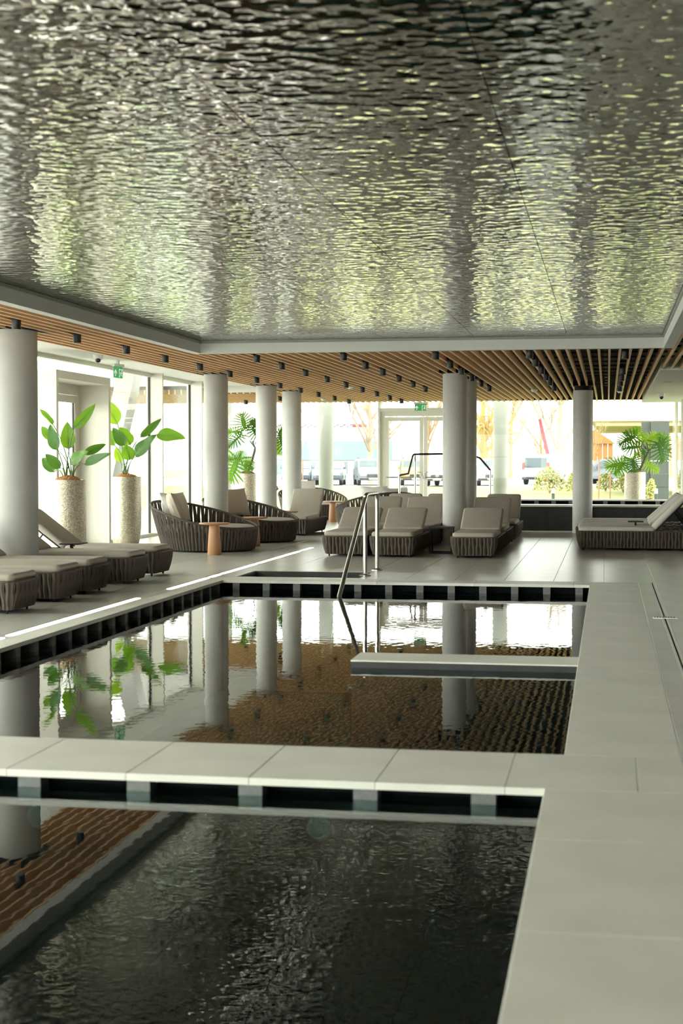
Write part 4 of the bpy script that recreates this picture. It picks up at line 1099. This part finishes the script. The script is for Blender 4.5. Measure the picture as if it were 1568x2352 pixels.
for k, (x, y) in enumerate(((-14.9, 69.6), (-14.0, 69.7), (-14.6, 70.8), (-1.0, 62.6), (-.35, 62.5), (.1, 63.2))):
    tag(MB().tube([(0, 0, -.1), (0, 0, 1.55), (0.005, 0, 1.6)], [.03, .03, .012], 8).build('stake', 'stake', None, True, loc=(x, y, -.02)), ['left wooden stake of the left sapling', 'right wooden stake of the left sapling', 'rear wooden stake of the left sapling', 'left wooden stake of the right sapling', 'middle wooden stake of the right sapling', 'right wooden stake of the right sapling'][k], 'stake', 'sapling stakes')

def shrub(label, x, y, w, h, seed, n=900):
    rnd = random.Random(seed); t = thing('shrub', label, 'shrub', (x, y, -.08))
    m = MB()
    for k in range(n):
        a, e_ = rnd.uniform(0, 2 * math.pi), rnd.uniform(0, math.pi / 2); q = rnd.uniform(.35, 1) ** .5
        p = Vector((w * q * math.cos(a) * math.cos(e_), w * .7 * q * math.sin(a) * math.cos(e_), .12 + h * q * math.sin(e_)))
        d = Vector((rnd.uniform(-1, 1), rnd.uniform(-1, 1), rnd.uniform(-.2, 1))).normalized(); s = d.orthogonal().normalized() * .022; d *= .075
        m.add([p - s, p + d * .5 - s * 1.4, p + d, p + d * .5 + s * 1.4, p + s], [(0, 1, 2, 3, 4)])
    o = m.build('foliage', 'shrub', t); o['kind'] = 'stuff'
    m = MB()
    for k in range(9):
        a = rnd.uniform(0, 6.28); m.tube([(0, 0, 0), (w * .35 * math.cos(a), w * .3 * math.sin(a), h * .5), (w * .6 * math.cos(a), w * .45 * math.sin(a), h * .85)], [.02, .014, .006], 5)
    m.build('stems', 'bark_tan', t)
shrub('pale green bush on the lawn in front of the van', -2.75, 74, .85, 1.15, 11, 1500)
shrub('small bush on the lawn left of the right column', -1.55, 72, .45, .9, 12)
shrub('low yellowish shrub right of the right column', -.1, 78, .5, .8, 13)
shrub('low shrub between the sapling and the potted plant', .75, 76, .5, .75, 14)
shrub('slim shrub at the foot of the grey pillar', 1.6, 58, .22, .75, 15, 400)
for k, (px, Y, l) in enumerate(((1270, 55, 'bollard light on the lawn before the bush'), (1506, 55, 'bollard light on the lawn by the grey pillar'))):
    p = atY(px, 1147, Y)
    t = thing('bollard_light', l, 'bollard', (p.x, Y, -.08), 0, 'garden bollard lights')
    MB().lathe([(.06, 0), (.06, .38), (.055, .385)], 20).build('post', 'pillar_grey', t, True)
    for j in range(3): MB().lathe([(.06, .395 + j * .06), (.06, .43 + j * .06), (.045, .44 + j * .06)], 20).build('louvre', 'white_plastic', t, True)
    MB().lathe([(.04, .38), (.04, .57)], 12).build('core', 'pillar_grey', t, True)

# neighbouring wing on the right with dark pillar
t = thing('building', 'white neighbouring wing with balcony band over a dark pillar at right', 'building', (6.5, 74, -.08))
MB().box(-7.2, 12, -8, 10, 3.25, 4.3).build('parapet_band', 'facade_white', t); MB().box(-7.0, 12, -7.8, 10, 3.05, 3.25).build('soffit', 'cream_soffit', t)
MB().box(-6.6, 12, -6.5, 10, 4.3, 9).build('upper_wall', 'facade_pale', t)
for k in range(5): MB().box(-6.2 + k * 2.1, -4.8 + k * 2.1, -6.56, -6.5, 4.6, 6.8).build('window', 'facade_glass', t)
p = atY(1476, 1130, 60)
pl = thing('pillar', 'dark grey panelled pillar outdoors behind the right planter', 'pillar', (1.83, 62, -.08))
for j in range(6): MB().box(-.16, .55, -.4, .4, j * .52, j * .52 + .51).build('cladding_panel', 'pillar_grey', pl)
MB().box(-.52, -.17, -.2, .4, 0, 3.1).build('side_panel', 'pillar_grey', pl)
# low hall with a teal band, far left, crane boom, red crane mast
t = thing('building', 'low pale hall with teal band beyond the car park at left', 'building', (-23, 126, -.08))
MB().box(-9, 5.2, 0, 9, 0, 1.65).build('wall', 'facade_pale', t); MB().box(-9.1, 5.3, -.1, 9, 1.65, 3.25).build('band', 'facade_teal', t)
for k in range(5): MB().box(-8.4 + k * 2.7, -6.6 + k * 2.7, -.06, 0, .5, 1.5).build('window', 'facade_glass', t)
t = thing('crane', 'thin horizontal crane jib with a red end at left', 'crane', (-20.7, 112, -.08), R(-3))
m = MB()
for k in range(14): m.box(-5 + k * .5, -4.52 + k * .5, -.10, .10, 4.05, 4.09); m.box(-5 + k * .5, -4.52 + k * .5, -.10, .10, 4.27, 4.31); m.tube([(-5 + k * .5, 0, 4.07), (-4.5 + k * .5, 0, 4.29)], .04, 4)
m.build('jib', 'crane_grey', t); MB().box(2.0, 3.1, -.12, .12, 4.05, 4.31).build('jib_end', 'crane_red', t); MB().box(-5.3, -5.0, -.2, .2, 0, 4.8).build('mast', 'crane_grey', t)
t = thing('crane', 'slanting red crane boom behind the van', 'crane', (-4.3, 117, -.08))
MB().prism([(-.95, 4.75), (-.70, 4.75), (.22, 1.0), (-.10, 1.0)], 'y', -.2, .2).build('boom', 'crane_red', t); MB().box(-.6, .8, -.5, .5, 0, 1.0).build('base', 'crane_red', t)
t = thing('play_house', 'orange timber play house beyond the lawn right of the right column', 'play house', (-.9, 120, -.08))
for k in range(7): MB().box(-1.5 + k * .4, -1.12 + k * .4, -.9, .9, 1.6, 2.9).build('plank', 'orange_wood', t)
for x in (-1.4, 1.2):
    for y in (-.8, .8): MB().box(x - .08, x + .08, y - .08, y + .08, 0, 1.6).build('post', 'orange_wood', t)
MB().prism([(-1.7, 2.9), (1.5, 2.9), (-.1, 4.0)], 'y', -1.1, 1.1).build('roof', 'orange_wood', t)
t = thing('fence', 'pale garden fence along the far side of the car park', 'fence', (0, 134, -.08))
for k in range(25): MB().box(-17 + k * .9, -16.92 + k * .9, -.05, .05, 0, 1.3).build('post', 'fence_metal', t)
MB().box(-17, 6, -.02, .02, .4, .46).build('rail', 'fence_metal', t); MB().box(-17, 6, -.02, .02, 1.1, 1.16).build('rail', 'fence_metal', t)
struct(MB().box(-12.6, GLX - .15, -4.2, 33.1, 4.13, 4.7).build('roof_overhang_left', 'gypsum'), 'white overhang of the upper floor outside the left glazing')  # unseen slab added to cut the high sky light on the left
# outside the left glazing: raking struts and the opposite wing
for k, (y, s, l) in enumerate(((27.5, -1, 'raking pale concrete strut outside the left glazing by the exit sign'), (29.6, 1, 'raking pale concrete strut outside the left glazing by the daybeds'), (20.5, -1, 'raking pale concrete strut outside behind the cream door'))):
    t = tag(MB().prism([(0, 0), (.55, 0), (.55 + 2.9 * s, 4.2), (2.9 * s, 4.2)], 'x', -.2, .2).build('strut', 'concrete', None, loc=(GLX - 1.6, y, -.08)), l, 'strut', 'raking struts')
t = thing('building', 'pale opposite wing with tall windows seen through the left glazing', 'building', (-60, 50, -.08))
MB().box(-6, 0, -40, 44, 0, 7.5).build('wall', 'facade_pale', t)
for k in range(20):
    w = MB().box(0, .05, -38 + k * 4, -35.6 + k * 4, .6, 5.2).build('window', 'facade_glass', t)
